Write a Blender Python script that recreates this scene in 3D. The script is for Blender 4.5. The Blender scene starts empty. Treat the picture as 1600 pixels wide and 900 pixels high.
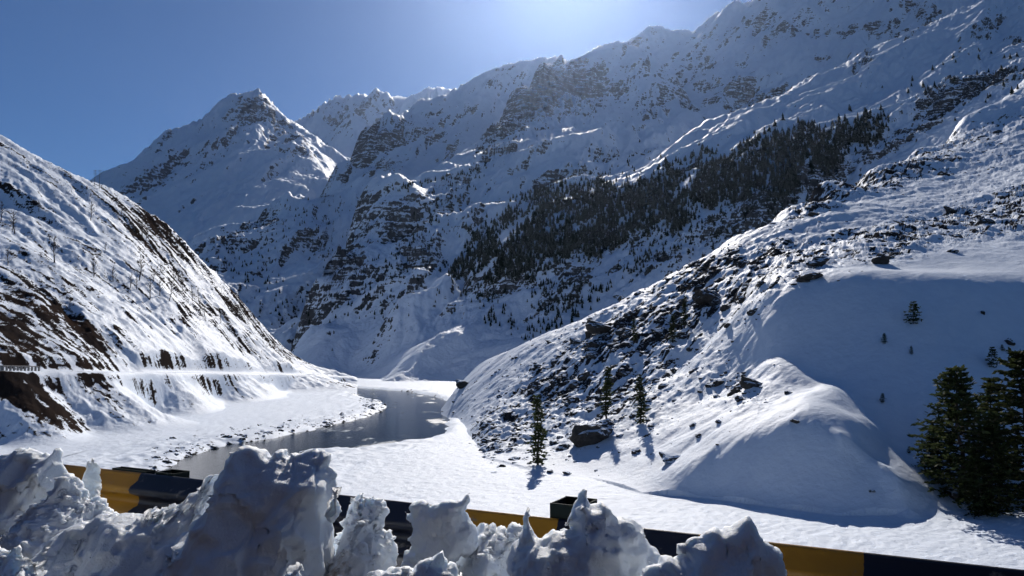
import bpy, math, time
import numpy as np
from mathutils import Vector

T0 = time.time()
R = math.radians
scene = bpy.context.scene
COL = scene.collection

# ------------------------------------------------------------------ camera, sky, sun, exposure
FPX, PITCH = 1186.0, math.atan(98 / 1186.0)      # focal length in 1600-wide pixels; camera looks up a little
cam_data = bpy.data.cameras.new('camera')
cam_data.sensor_width = 36.0
cam_data.lens = 36.0 * FPX / 1600.0
cam_data.clip_start, cam_data.clip_end = 0.05, 60000.0
cam = bpy.data.objects.new('camera', cam_data)
cam.rotation_euler = (math.pi / 2 + PITCH, 0, 0)
COL.objects.link(cam)
scene.camera = cam

SUN_EL, SUN_AZ = R(30.5), R(4.2)                  # ahead of the camera, just above the frame
world = bpy.data.worlds.new('World')
scene.world = world
world.use_nodes = True
wn = world.node_tree
sky = wn.nodes.new('ShaderNodeTexSky')
sky.sky_type = 'NISHITA'
sky.sun_disc = False
sky.sun_elevation = SUN_EL
sky.sun_rotation = SUN_AZ
sky.altitude = 2600.0
sky.air_density = 1.0
sky.dust_density = 0.15
sky.ozone_density = 8.2
bg = wn.nodes['Background']
bg.inputs['Strength'].default_value = 0.066
wn.links.new(sky.outputs['Color'], bg.inputs['Color'])

sun_data = bpy.data.lights.new('sun', 'SUN')
sun_data.energy = 5.0
sun_data.angle = R(0.53)
sun_data.color = (1.0, 0.93, 0.85)
sun = bpy.data.objects.new('sun', sun_data)
sdir = Vector((math.sin(SUN_AZ) * math.cos(SUN_EL), math.cos(SUN_AZ) * math.cos(SUN_EL), math.sin(SUN_EL)))
sun.rotation_euler = (-sdir).to_track_quat('-Z', 'Y').to_euler()
sun.location = sdir * 200
COL.objects.link(sun)

vs = scene.view_settings
scene.display_settings.display_device = 'sRGB'
vs.view_transform, vs.look, vs.exposure, vs.gamma = 'Standard', 'None', -0.03, 1.0
vs.use_curve_mapping = False
scene.cycles.use_denoising = True
scene.cycles.max_bounces = 4
scene.cycles.diffuse_bounces, scene.cycles.glossy_bounces, scene.cycles.transmission_bounces = 3, 2, 2
scene.cycles.use_light_tree = False
scene.cycles.use_adaptive_sampling = True
scene.cycles.adaptive_threshold = 0.035
scene.cycles.caustics_reflective = scene.cycles.caustics_refractive = False
scene.cycles.volume_bounces = 0
scene.cycles.volume_step_rate = 4.0

# ------------------------------------------------------------------ numeric helpers
def smooth(e0, e1, x):
    t = np.clip((x - e0) / (e1 - e0), 0, 1)
    return t * t * (3 - 2 * t)

def _hash(ix, iy, seed):
    h = (ix.astype(np.int64) * 374761393 + iy.astype(np.int64) * 668265263 + seed * 974634777) & 0xFFFFFFFF
    h = ((h ^ (h >> 13)) * 1274126177) & 0xFFFFFFFF
    return ((h ^ (h >> 16)) & 0xFFFFFF).astype(np.float32) / np.float32(0xFFFFFF)

def pnoise(x, y, seed=0):
    x0, y0 = np.floor(x), np.floor(y)
    fx, fy = x - x0, y - y0
    u = fx * fx * fx * (fx * (fx * 6 - 15) + 10); v = fy * fy * fy * (fy * (fy * 6 - 15) + 10)
    def g(ox, oy):
        a = _hash(x0 + ox, y0 + oy, seed) * 2 * math.pi
        return np.cos(a) * (fx - ox) + np.sin(a) * (fy - oy)
    a, b, c, d = g(0, 0), g(1, 0), g(0, 1), g(1, 1)
    return ((a + (b - a) * u) * (1 - v) + (c + (d - c) * u) * v) * 1.5

def fbm(x, y, oct=4, seed=0, gain=0.5, lac=2.03):
    s, a = 0, 1.0
    for k in range(oct):
        s = s + a * pnoise(x, y, seed + k * 17); a *= gain
        x, y = x * lac + 13.7, y * lac - 7.1
    return s

def ridged(x, y, oct=4, seed=0, gain=0.5):
    s, a = 0, 1.0
    for k in range(oct):
        s = s + a * (1 - 2 * np.abs(pnoise(x, y, seed + k * 31))); a *= gain
        x, y = x * 2.07 + 3.1, y * 2.07 + 9.2
    return s

def noise3(P, seed=0):
    i = np.floor(P); f = P - i; u = f * f * (3 - 2 * f); r = 0
    for c in range(8):
        o = np.array([c & 1, c >> 1 & 1, c >> 2 & 1]); j = i + o
        h = _hash(j[:, 0] + j[:, 2] * 57, j[:, 1] - j[:, 2] * 113, seed)
        r = r + (h * 2 - 1) * np.prod(np.where(o, u, 1 - u), 1)
    return r
def fbm3(P, oct, seed, gain=0.5):
    s_, a = 0, 1.0
    for k in range(oct): s_ = s_ + a * noise3(P, seed + k * 7); P = P * 2.05 + 3.3; a *= gain
    return s_
def erosion(x, y, gx, gy, lam, octs, seed, branch=1.0, gain=0.5):
    x, y, gx, gy = (np.asarray(q, np.float32) for q in (x, y, gx, gy))
    """gullies that follow the fall line: returns height offset in units of the first octave's amplitude"""
    h = np.zeros_like(x); a, f = 1.0, 1.0 / lam
    m = np.sqrt(gx * gx + gy * gy) + 1e-6
    ex, ey = gx / m, gy / m                       # running slope direction
    str0 = np.clip(m * 1.6, 0, 1)
    for k in range(octs):
        px, py = x * f, y * f
        ix, iy = np.floor(px), np.floor(py)
        m = np.sqrt(ex * ex + ey * ey) + 1e-6
        dx, dy = -ey / m, ex / m                  # across the slope
        va = np.zeros_like(x); vx = np.zeros_like(x); vy = np.zeros_like(x); ws = np.full_like(x, 1e-6)
        for ox in (-1, 0, 1):
            for oy in (-1, 0, 1):
                cx, cy = ix + ox, iy + oy
                qx = px - cx - 0.2 - 0.6 * _hash(cx, cy, seed + k)
                qy = py - cy - 0.2 - 0.6 * _hash(cx, cy, seed + k + 91)
                w = np.exp(-(qx * qx + qy * qy) * 2.2)
                ph = (qx * dx + qy * dy) * 2 * math.pi
                va += w * np.cos(ph); s = -w * np.sin(ph)
                vx += s * dx; vy += s * dy; ws += w
        va /= ws; vx /= ws; vy /= ws
        h += a * va * str0
        ex = ex + vx * branch * a; ey = ey + vy * branch * a
        a *= gain; f *= 2.0
    return h

# ------------------------------------------------------------------ picture <-> place
CP, SP = math.cos(PITCH), math.sin(PITCH)
def slopes(px, py):
    """tangents (x/y, z/y) of the sight line through a photo pixel"""
    x, y = (px - 800.0) / FPX, (450.0 - py) / FPX
    Y = CP - y * SP
    return x / Y, (SP + y * CP) / Y

def to_px(X, Y, Z):
    d = Y * CP + Z * SP
    return 800 + FPX * X / d, 450 - FPX * (Z * CP - Y * SP) / d

FLOOR = -28.0
def at(px, py, d=None, z=FLOOR):
    a, t = slopes(px, py)
    if d is None: d = z / t
    return Vector((a * d, d, t * d))

# ------------------------------------------------------------------ materials
MATS = {}
class NT:
    def __init__(s, name):
        s.m = bpy.data.materials.new(name); s.m.use_nodes = True
        s.t = s.m.node_tree; s.n = s.t.nodes; s.b = s.n['Principled BSDF']; MATS[name] = s.m
    def new(s, typ, **kw):
        n = s.n.new('ShaderNode' + typ)
        for k, v in kw.items(): setattr(n, k, v)
        return n
    def link(s, a, b): s.t.links.new(a, b)
    def val(s, node, key, v):
        if hasattr(v, 'is_output'): s.link(v, node.inputs[key])
        else: node.inputs[key].default_value = v
    def noise(s, scale, detail=4, rough=0.55, vec=None, dist=0.0):
        n = s.new('TexNoise'); n.inputs['Scale'].default_value = scale; n.inputs['Detail'].default_value = detail
        n.inputs['Roughness'].default_value = rough; n.inputs['Distortion'].default_value = dist
        if vec is not None: s.link(vec, n.inputs['Vector'])
        return n.outputs['Fac']
    def math(s, op, a, b=0.0, clamp=False):
        n = s.new('Math', operation=op); n.use_clamp = clamp
        s.val(n, 0, a); s.val(n, 1, b); return n.outputs[0]
    def rng(s, v, a, b, c=0.0, d=1.0, smoothstep=True):
        n = s.new('MapRange'); n.interpolation_type = 'SMOOTHSTEP' if smoothstep else 'LINEAR'
        s.link(v, n.inputs[0])
        for i, k in enumerate((a, b, c, d)): n.inputs[i + 1].default_value = k
        return n.outputs[0]
    def mix(s, f, a, b):
        n = s.new('Mix', data_type='RGBA'); s.val(n, 0, f)
        for i, v in ((6, a), (7, b)):
            if hasattr(v, 'is_output'): s.link(v, n.inputs[i])
            else: n.inputs[i].default_value = (*v, 1)
        return n.outputs[2]
    def bump(s, h, strength, dist):
        n = s.new('Bump'); n.inputs['Strength'].default_value = strength; n.inputs['Distance'].default_value = dist
        s.link(h, n.inputs['Height']); s.link(n.outputs[0], s.b.inputs['Normal']); return n
    def pos(s): return s.new('NewGeometry').outputs['Position']
    def attr(s, name):
        n = s.new('Attribute', attribute_name=name); return n.outputs['Fac']
    def mapping(s, vec, scale=(1, 1, 1), rot=(0, 0, 0)):
        n = s.new('Mapping'); s.link(vec, n.inputs['Vector']); n.inputs['Scale'].default_value = scale; n.inputs['Rotation'].default_value = rot
        return n.outputs[0]

SNOW = (0.745, 0.82, 0.92)
def terrain_mat(name, scale, rock_a, rock_b, jitter=0.5, bump_d=1.0, bump_s=0.5, soil=None, ledge=0.3):
    """snow over rock; the vertex attribute 'rock' says where stone is bare; scale = metres of the finest lumps"""
    M = NT(name); P = M.pos()
    n1 = M.noise(1 / scale, 5, 0.62, P); n2 = M.noise(0.23 / scale, 4, 0.6, P)
    strat = M.noise(0.5 / scale, 4, 0.6, M.mapping(P, (0.35, 0.35, 2.2)))
    r = M.attr('rock')
    k = M.math('ADD', r, M.math('MULTIPLY', M.math('SUBTRACT', M.math('ADD', M.math('MULTIPLY', n1, 0.6), M.math('MULTIPLY', strat, 0.4)), 0.5), jitter * 2))
    f = M.math('MULTIPLY', M.rng(k, 0.43, 0.57), M.rng(M.math('ADD', M.math('MULTIPLY', strat, 0.6), M.math('MULTIPLY', n1, 0.4)), 0.5 - ledge, 0.58 - ledge))
    rock = M.mix(n2, rock_a, rock_b)
    if soil: rock = M.mix(M.attr('soil'), rock, soil)
    sn = M.mix(M.rng(n2, 0.3, 0.7), SNOW, (0.70, 0.775, 0.88))
    M.link(M.mix(f, sn, rock), M.b.inputs['Base Color'])
    M.b.inputs['Roughness'].default_value = 0.62
    M.link(M.rng(f, 0, 1, 0.10, 0.0), M.b.inputs['Specular IOR Level'])
    h = M.math('ADD', M.noise(0.5 / scale, 6, 0.65, P), M.math('MULTIPLY', f, 0.25))
    M.bump(h, bump_s, bump_d)
    return M.m

# ------------------------------------------------------------------ mesh helpers
def mesh_np(name, V, faces, mat=None, smooth_shade=True):
    me = bpy.data.meshes.new(name)
    V = np.ascontiguousarray(V, np.float32); n = len(V)
    faces = np.asarray(faces, np.int32); k = faces.shape[1]
    me.vertices.add(n); me.vertices.foreach_set('co', V.ravel())
    me.loops.add(faces.size); me.loops.foreach_set('vertex_index', faces.ravel())
    me.polygons.add(len(faces))
    me.polygons.foreach_set('loop_start', np.arange(0, faces.size, k, dtype=np.int32))
    me.polygons.foreach_set('loop_total', np.full(len(faces), k, np.int32))
    me.polygons.foreach_set('use_smooth', np.full(len(faces), smooth_shade, bool))
    if mat: me.materials.append(mat)
    me.update(calc_edges=True)
    return me

def grid_faces(nr, nc):
    i = np.arange(nr * nc).reshape(nr, nc)
    return np.stack([i[:-1, :-1], i[:-1, 1:], i[1:, 1:], i[1:, :-1]], -1).reshape(-1, 4)

def add_attr(me, name, v):
    a = me.attributes.new(name, 'FLOAT', 'POINT'); a.data.foreach_set('value', np.ascontiguousarray(v, np.float32).ravel())

def link(name, me, parent=None, loc=None, **props):
    o = bpy.data.objects.new(name, me); COL.objects.link(o)
    if parent: o.parent = parent
    if loc is not None: o.location = loc
    for k, v in props.items(): o[k] = v
    return o

# ------------------------------------------------------------------ terrain: each landform is a height field z(x, y) through surveyed points
class Land:
    KA, KL = 1.0, 0.9
    def __init__(s, pts, crest=(), back=0.7, reg=1e-4):
        P = []
        for p in list(pts) + list(crest):
            px, py, d = p[:3]
            a, t = slopes(px, py)
            if d is None: d = FLOOR / t
            P.append((a, math.log(d), t))
        for px, py, d in crest:                   # the far side falls away behind the crest
            a, t = slopes(px, py)
            for q in (1.1, 1.3):
                P.append((a, math.log(d * q), (t * d - back * d * (q - 1)) / (d * q)))
        P = np.array(P); s.c = P[:, :2] * (s.KA, s.KL); n = len(P)
        D = np.hypot(s.c[:, None, 0] - s.c[None, :, 0], s.c[:, None, 1] - s.c[None, :, 1])
        K = s.k(D) - reg * np.eye(n)
        A = np.zeros((n + 3, n + 3)); A[:n, :n] = K
        A[:n, n] = 1; A[:n, n + 1:] = s.c; A[n, :n] = 1; A[n + 1:, :n] = s.c.T
        s.w = np.linalg.solve(A, np.r_[P[:, 2], 0, 0, 0])
    @staticmethod
    def k(r): return -np.sqrt(r * r + 0.02 ** 2)
    def t(s, a, l):
        x, y = a * s.KA, l * s.KL
        v = s.w[-3] + s.w[-2] * x + s.w[-1] * y
        for (cx, cy), w in zip(s.c, s.w): v = v + w * s.k(np.hypot(x - cx, y - cy))
        return v
    def grid(s, span, nc, nr, cd=60.0):
        """span: (px, near, far) rows; rows of the grid are spread evenly over what the eye sees"""
        span = np.array(span, float)
        a = np.linspace((span[0, 0] - 800) / FPX, (span[-1, 0] - 800) / FPX, nc)
        px = 800 + FPX * a
        l0 = np.log(np.interp(px, span[:, 0], span[:, 1])); l1 = np.log(np.interp(px, span[:, 0], span[:, 2]))
        u = np.linspace(0, 1, 120)[:, None]
        LF = l0 + (l1 - l0) * u; AF = np.broadcast_to(a, LF.shape)
        tf = s.t(AF, LF)
        dt = np.diff(tf, axis=0); step = np.where(dt > 0, dt, -dt * 0.25) * FPX + np.diff(LF, axis=0) * cd
        cum = np.vstack([np.zeros(nc), np.cumsum(step, 0)]); cum /= cum[-1]
        cum = 0.85 * cum + 0.15 * u
        ker = np.hanning(31); ker /= ker.sum()
        cum = np.stack([np.convolve(np.pad(r, 15, 'edge'), ker, 'valid') for r in cum])
        uu = np.linspace(0, 1, nr)
        U = np.stack([np.interp(uu, cum[:, j], u[:, 0]) for j in range(nc)], 1)
        L = l0 + (l1 - l0) * U; A = np.broadcast_to(a, L.shape)
        Y = np.exp(L); X = A * Y; Z = s.t(A, L) * Y
        return X, Y, Z

def gradient(X, Y, Z):
    Xi, Xj = np.gradient(X); Yi, Yj = np.gradient(Y); Zi, Zj = np.gradient(Z)
    det = Xi * Yj - Xj * Yi
    det = np.where(np.abs(det) < 1e-9, 1e-9, det)
    return (Zi * Yj - Zj * Yi) / det, (Xi * Zj - Xj * Zi) / det

def blobs(PX, PY, lst):
    """outcrops: (px, py, length, width, angle in degrees, amount)"""
    v = np.zeros_like(PX)
    for x, y, sx, sy, ang, k in lst:
        c, s_ = math.cos(R(ang)), math.sin(R(ang)); dx, dy = PX - x, PY - y
        u, w = (dx * c - dy * s_) / sx, (dx * s_ + dy * c) / sy
        v += k * np.exp(-(u * u + w * w))
    return v

LANDS = {}
def build_land(name, X, Y, Z, mat, rock, soil=None):
    me = mesh_np(name, np.stack([X, Y, Z], -1).reshape(-1, 3), grid_faces(*X.shape), mat)
    add_attr(me, 'rock', rock)
    if soil is not None: add_attr(me, 'soil', soil)
    LANDS[name] = (X, Y, Z)
    return link(name, me, kind='structure')

def height_at(name, x, y):
    """height of a landform at a ground point (nearest grid column, interpolated along it)"""
    X, Y, Z = LANDS[name]
    j = int(np.clip(np.argmin(np.abs(X[0] / Y[0] - x / y)), 0, X.shape[1] - 1))
    return float(np.interp(y, Y[:, j], Z[:, j]))

_vis = {}
def on_land(name, px, py):
    """the first point of a landform that the sight line through a pixel meets"""
    X, Y, Z = LANDS[name]
    if name not in _vis: _vis[name] = to_px(X, Y, Z)
    PX, PY = _vis[name]
    a, t = slopes(px, py)
    j = int(np.argmin(np.abs(X[0] / Y[0] - a)))
    c = PY[:, j]; hit = np.nonzero(c <= py)[0]
    if len(hit) == 0: return None
    i = hit[0]
    if i > 0:
        f = (c[i - 1] - py) / (c[i - 1] - c[i] + 1e-9); f = min(max(f, 0), 1)
        p = [q[i - 1, j] + f * (q[i, j] - q[i - 1, j]) for q in (X, Y, Z)]
    else: p = [q[i, j] for q in (X, Y, Z)]
    return Vector(p)

# ------------------------------------------------------------------ the far mountains
def mountain(name, land, span, nc, nr, lam, amp, seed, mat, outcrops, slope0=0.95, rough=0.03, octs=5, rock0=-0.07, damp=None, strata=0.0, spow=0.55, drop=None, skew=0.0, lower=0.0):
    X, Y, Z = land.grid(span, nc, nr)
    gx, gy = gradient(X, Y, Z)
    PX, PY = to_px(X, Y, Z)
    B = blobs(PX, PY, outcrops)
    k = np.ones_like(X) if damp is None else damp(PX, PY)
    wx = fbm(X / lam / 1.7, Y / lam / 1.7, 3, seed + 5) * lam * 0.25; wy = fbm(X / lam / 1.7, Y / lam / 1.7, 3, seed + 55) * lam * 0.25
    gm = np.hypot(gx, gy); gx, gy = gx + skew * gm, gy                # ribs run down the valley, not straight at the viewer
    e = erosion(X + wx, Y + wy, gx, gy, lam, octs, seed)
    q = math.atan(skew); U_, V_ = X * math.sin(q) + Y * math.cos(q), X * math.cos(q) - Y * math.sin(q)
    big = fbm(U_ / lam / 4.0, V_ / lam / 1.5, 3, seed + 9)
    Z = Z + k * amp * (1.25 * e * (1.0 + 0.4 * np.clip(B, 0, 1.2)) + 0.85 * big)
    Z = Z + k * rough * lam * fbm(X / lam * 6, Y / lam * 6, 6, seed + 3, 0.62) * (0.6 + 1.5 * np.clip(B, 0, 1.3))
    if strata:                                     # ledges: bands of cliff and snow shelf
        for q, wgt in ((1.0, 0.55), (0.37, 0.6)):
            zz = Z / (strata * q) + 1.6 * fbm(X / lam, Y / lam, 4, seed + 71, 0.6) + 0.15 * X / lam
            fr = zz - np.floor(zz); amt = np.clip(B, 0, 1) * smooth(-0.5, 0.3, fbm(X / lam * 1.5, Y / lam * 1.5, 3, seed + 81))
            Z = Z + strata * q * amt * wgt * (smooth(0.2, 0.8, fr) - fr)
    Z = Z - lower * Y * smooth(0.1, 0.32, Z / Y)
    if drop is not None:                           # a flank that dips under its neighbour
        Z = Z - drop(PX)
    gx, gy = gradient(X, Y, Z)
    sl = np.sqrt(gx * gx + gy * gy)
    n = fbm(X / lam * 4, Y / lam * 4, 5, seed + 77, 0.62)
    lr = ridged(X / lam * 1.3, Y / lam * 1.3, 4, seed + 78, 0.6)
    hi = fbm(X / lam * 13, Y / lam * 13, 4, seed + 79, 0.65)
    rock = rock0 + B * 0.44 + (sl - slope0) * spow + n * (0.16 + 0.22 * np.clip(B * 1.5, 0, 1)) + hi * 0.2 + (lr - 0.6) * 0.14 * np.clip(B * 2, 0, 1)
    return build_land(name, X, Y, Z, mat, rock)

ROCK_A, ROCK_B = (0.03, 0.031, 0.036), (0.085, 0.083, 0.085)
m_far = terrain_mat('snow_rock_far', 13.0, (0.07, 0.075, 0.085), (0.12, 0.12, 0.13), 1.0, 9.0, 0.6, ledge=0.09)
m_mid = terrain_mat('snow_rock_mid', 6.0, ROCK_A, ROCK_B, 1.0, 4.0, 0.65, ledge=0.08)

# far range behind the saddle
land = Land([(440, 260, 5200), (500, 262, 5400), (600, 240, 5400), (700, 240, 5400), (520, 215, 6200), (600, 200, 6200), (690, 200, 6200)],
            [(440, 205, 6700), (490, 182, 6900), (515, 163, 7000), (550, 152, 7100), (600, 155, 7000), (635, 153, 7000), (690, 150, 7100), (760, 150, 7100)])
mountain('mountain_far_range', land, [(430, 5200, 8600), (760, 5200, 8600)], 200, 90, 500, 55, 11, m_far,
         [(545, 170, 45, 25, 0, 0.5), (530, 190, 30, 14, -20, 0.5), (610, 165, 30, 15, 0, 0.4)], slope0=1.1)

# pointed peak on the left
land = Land([(0, 430, 2700), (100, 420, 2700), (200, 410, 2650), (290, 405, 2600), (400, 350, 2750), (520, 300, 3200), (620, 290, 3600),
             (150, 330, 3200), (250, 300, 3350), (375, 245, 3650), (375, 190, 4150), (310, 240, 3700), (450, 240, 3750), (470, 215, 4050),
             (520, 255, 4000), (430, 190, 4250), (550, 245, 4500)],
            [(-60, 395, 3500), (40, 345, 3600), (100, 312, 3650), (160, 278, 3750), (250, 216, 4000), (320, 181, 4300), (348, 160, 4450), (376, 144, 4600),
             (403, 149, 4800), (432, 166, 4750), (472, 193, 4650), (535, 232, 4650), (600, 255, 4700)])
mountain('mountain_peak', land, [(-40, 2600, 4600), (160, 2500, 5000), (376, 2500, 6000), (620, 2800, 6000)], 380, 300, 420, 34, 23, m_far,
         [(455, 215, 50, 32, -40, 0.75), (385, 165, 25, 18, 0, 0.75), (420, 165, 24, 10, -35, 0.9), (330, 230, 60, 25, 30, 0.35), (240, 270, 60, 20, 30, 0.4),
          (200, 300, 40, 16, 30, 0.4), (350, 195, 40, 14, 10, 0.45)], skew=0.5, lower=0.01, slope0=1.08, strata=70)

# spur left of centre with its hanging wall behind
land = Land([(240, 470, 1350), (330, 450, 1400), (400, 520, 1250), (430, 545, 1220), (480, 572, 1150), (560, 570, 1100), (430, 430, 1520), (500, 470, 1400), (500, 345, 1850),
             (560, 380, 1650), (560, 285, 2050), (600, 300, 2000), (650, 205, 2500), (700, 250, 2250), (740, 180, 2650), (800, 250, 2300), (850, 150, 2900), (380, 390, 1650),
             (600, 225, 2400), (690, 180, 2750), (800, 135, 3000), (900, 150, 2900), (620, 430, 1500)],
            [(230, 430, 1600), (300, 388, 1700), (350, 355, 1780), (450, 298, 1930), (530, 250, 2180), (560, 216, 2450), (592, 188, 2650), (640, 156, 2900), (700, 139, 3080),
             (740, 110, 3220), (770, 96, 3300), (805, 91, 3350), (845, 90, 3400), (890, 90, 3450), (960, 100, 3450)])
mountain('mountain_spur', land, [(230, 1200, 2300), (330, 1150, 2500), (480, 1100, 2800), (640, 1150, 3900), (960, 1700, 4600)], 420, 330, 230, 22, 37, m_mid,
         [(590, 200, 35, 22, 35, 0.7), (640, 175, 30, 14, 20, 0.45), (580, 250, 55, 13, 12, 0.75), (640, 195, 45, 16, 15, 0.6), (430, 345, 45, 22, 15, 0.75), (395, 335, 25, 22, 0, 0.5), (350, 385, 45, 16, 30, 0.55),
          (330, 430, 50, 18, 40, 0.55), (410, 420, 45, 16, 40, 0.4), (500, 380, 40, 30, 35, 0.4), (730, 175, 40, 25, 60, 0.25), (700, 220, 30, 20, 10, 0.4), (450, 480, 40, 14, 40, 0.3)], skew=0.9, lower=0.017, slope0=1.0, strata=38)

# great wall of the summit on the right, far behind
land = Land([(820, 200, 2500), (950, 190, 2550), (1050, 200, 2250), (1150, 225, 1850), (1300, 165, 1800), (1500, 75, 1850), (1750, -20, 1850),
             (900, 130, 3000), (1000, 110, 3050), (1100, 120, 2700), (1200, 110, 2400), (1300, 70, 2350), (1400, 40, 2400), (1600, -20, 2400), (1180, 40, 2900), (1080, 70, 3150)],
            [(840, 98, 3650), (870, 94, 3600), (905, 91, 3600), (940, 88, 3550), (970, 64, 3550), (1000, 49, 3600), (1060, 40, 3500), (1100, 25, 3400), (1135, 6, 3350),
             (1200, -30, 3250), (1300, -60, 3200), (1500, -85, 3250), (1780, -110, 3250)])
mountain('mountain_summit_wall', land, [(820, 2300, 4700), (1000, 2150, 4500), (1150, 1750, 4200), (1780, 1750, 4100)], 480, 260, 330, 30, 53, m_mid,
         [(1220, 140, 90, 18, -5, 0.75), (1150, 125, 45, 22, 40, 0.55), (1060, 110, 50, 15, 40, 0.55), (1290, 120, 50, 18, 0, 0.6), (1370, 35, 70, 10, -5, 0.55), (1450, 22, 60, 10, -40, 0.9),
          (1190, 30, 60, 12, 0, 0.45), (1280, 30, 40, 12, 0, 0.4), (1300, 65, 40, 10, 0, 0.4), (1100, 90, 30, 20, 40, 0.4), (1060, 160, 30, 20, 40, 0.6), (1480, 5, 60, 8, -10, 0.6), (985, 62, 30, 14, 30, 0.4)], skew=0.7, lower=0.015, slope0=1.05, strata=45)

# central mountain under the sun, with its crag and moraine foot
land = Land([(440, 606, 690), (540, 604, 690), (600, 604, 690), (700, 604, 690), (800, 604, 690), (900, 500, 800), (1000, 420, 900), (1100, 350, 1000),
             (560, 578, 880), (560, 520, 955), (560, 450, 1060), (540, 400, 1150), (480, 560, 880), (480, 520, 960), (620, 350, 1230), (600, 400, 1130), (600, 582, 770), (605, 562, 800), (640, 574, 735), (650, 550, 760), (640, 536, 815), (620, 500, 900), (620, 450, 1010),
             (680, 570, 745), (680, 548, 762), (680, 524, 790), (690, 485, 885), (730, 500, 840), (690, 440, 965), (740, 540, 765), (740, 450, 980), (760, 400, 1090),
             (700, 330, 1290), (660, 300, 1440), (800, 320, 1300), (800, 230, 1580), (800, 165, 2060), (770, 230, 1720), (850, 280, 1400), (850, 215, 1740), (850, 160, 2050), (900, 300, 1290), (900, 250, 1460), (900, 215, 1650), (900, 160, 2430), (890, 190, 2000), (950, 255, 1480), (1000, 218, 1720), (1060, 196, 1950),
             (950, 160, 2450), (1000, 165, 2400), (1000, 185, 2150), (1100, 235, 1700), (740, 265, 1620), (1050, 250, 1500), (980, 300, 1250)],
            [(440, 575, 930), (480, 485, 1080), (520, 410, 1190), (556, 325, 1340), (600, 300, 1440), (650, 277, 1520), (700, 251, 1680), (750, 226, 1850), (792, 172, 2150), (838, 109, 2450), (870, 102, 2600),
             (930, 99, 2850), (1000, 101, 2900), (1040, 128, 2800), (1080, 168, 2600), (1120, 205, 2300), (1180, 250, 2050)])
mountain('mountain_crag', land, [(440, 670, 1250), (520, 670, 1550), (560, 670, 1700), (700, 670, 2150), (840, 680, 3150), (1150, 850, 3500)], 480, 430, 165, 15, 71, m_mid,
         [(825, 170, 62, 36, 55, 1.25), (880, 130, 60, 26, 0, 0.9), (930, 160, 40, 30, 20, 0.4), (770, 215, 35, 13, 60, 0.95), (530, 395, 36, 34, 70, 1.2), (545, 430, 30, 20, 60, 0.6), (630, 355, 42, 24, -10, 1.2), (650, 405, 35, 15, -5, 0.9),
          (700, 325, 40, 14, 30, 0.5), (550, 330, 18, 20, 70, 0.6), (870, 285, 45, 18, 20, 0.6), (950, 235, 25, 8, 0, 0.8), (1000, 237, 40, 8, 0, 0.85), (760, 345, 50, 20, 35, 0.5), (640, 430, 60, 12, 0, 0.5),
          (720, 470, 60, 20, 40, 0.3), (580, 560, 22, 9, 20, 0.5), (1020, 175, 40, 16, 40, 0.6), (740, 275, 60, 9, 40, 0.4), (640, 320, 70, 6, 28, 0.5), (700, 290, 40, 8, 28, 0.45), (480, 460, 40, 20, 45, 0.3)],
         skew=1.0, slope0=0.98, strata=24, damp=lambda PX, PY: 0.35 + 0.65 * smooth(560, 470, PY))

# wooded mountainside on the right, behind the near hill
land = Land([(640, 690, 560), (700, 610, 640), (760, 606, 650), (850, 580, 720), (1000, 490, 800), (1150, 405, 840), (1270, 345, 880), (1430, 265, 930), (1600, 170, 980), (1760, 110, 980),
             (760, 500, 900), (850, 440, 895), (950, 500, 800), (950, 380, 960), (1000, 330, 1000), (1100, 330, 950), (1100, 262, 1075), (1200, 330, 900), (1200, 225, 1090), (1300, 325, 890), (1300, 250, 1005), (1300, 205, 1090), (1400, 195, 1075), (1400, 140, 1300),
             (1500, 150, 1100), (1500, 95, 1320), (1600, 90, 1210), (1600, 40, 1480), (1300, 165, 1270), (1250, 205, 1120), (1250, 185, 1250)],
            [(640, 650, 760), (690, 535, 930), (720, 465, 985), (760, 405, 1020), (850, 335, 1090), (930, 300, 1140), (1000, 274, 1360), (1090, 236, 1460), (1180, 199, 1550), (1250, 160, 1630), (1320, 124, 1680), (1380, 94, 1715),
             (1450, 55, 1740), (1500, 31, 1765), (1560, 8, 1800), (1620, -20, 1820), (1760, -70, 1850)])
m_wood = terrain_mat('snow_rock_wood', 3.0, (0.03, 0.032, 0.036), (0.075, 0.072, 0.07), 0.9, 1.6, 0.6, ledge=0.1)
mountain('mountainside_wooded', land, [(640, 680, 1150), (850, 680, 1450), (1000, 720, 1600), (1180, 780, 1750), (1760, 900, 2300)], 600, 330, 110, 8.0, 97, m_wood,
         [(1500, 140, 70, 16, 15, 1.0), (1560, 120, 60, 14, 10, 0.8), (1470, 170, 40, 14, 10, 0.8), (1350, 92, 26, 7, 40, 1.0), (1290, 255, 120, 25, 25, 0.6), (1200, 320, 80, 30, 20, 0.75), (1250, 300, 80, 25, 20, 0.7), (1130, 370, 60, 25, 20, 0.6), (1000, 430, 70, 25, 25, 0.35),
          (1090, 255, 40, 8, 20, 0.6), (1420, 60, 30, 6, 35, 0.5), (1540, 45, 40, 9, 35, 0.8), (1580, 70, 40, 12, 20, 0.5), (1500, 90, 50, 8, 35, 0.45), (1420, 210, 50, 15, 20, 0.6), (850, 450, 110, 40, 30, 0.55), (950, 430, 110, 40, 28, 0.5), (770, 500, 60, 20, 40, 0.3), (1250, 195, 40, 6, 30, 0.35)],
         skew=0.9, slope0=0.95, strata=0, rough=0.028)

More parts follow.
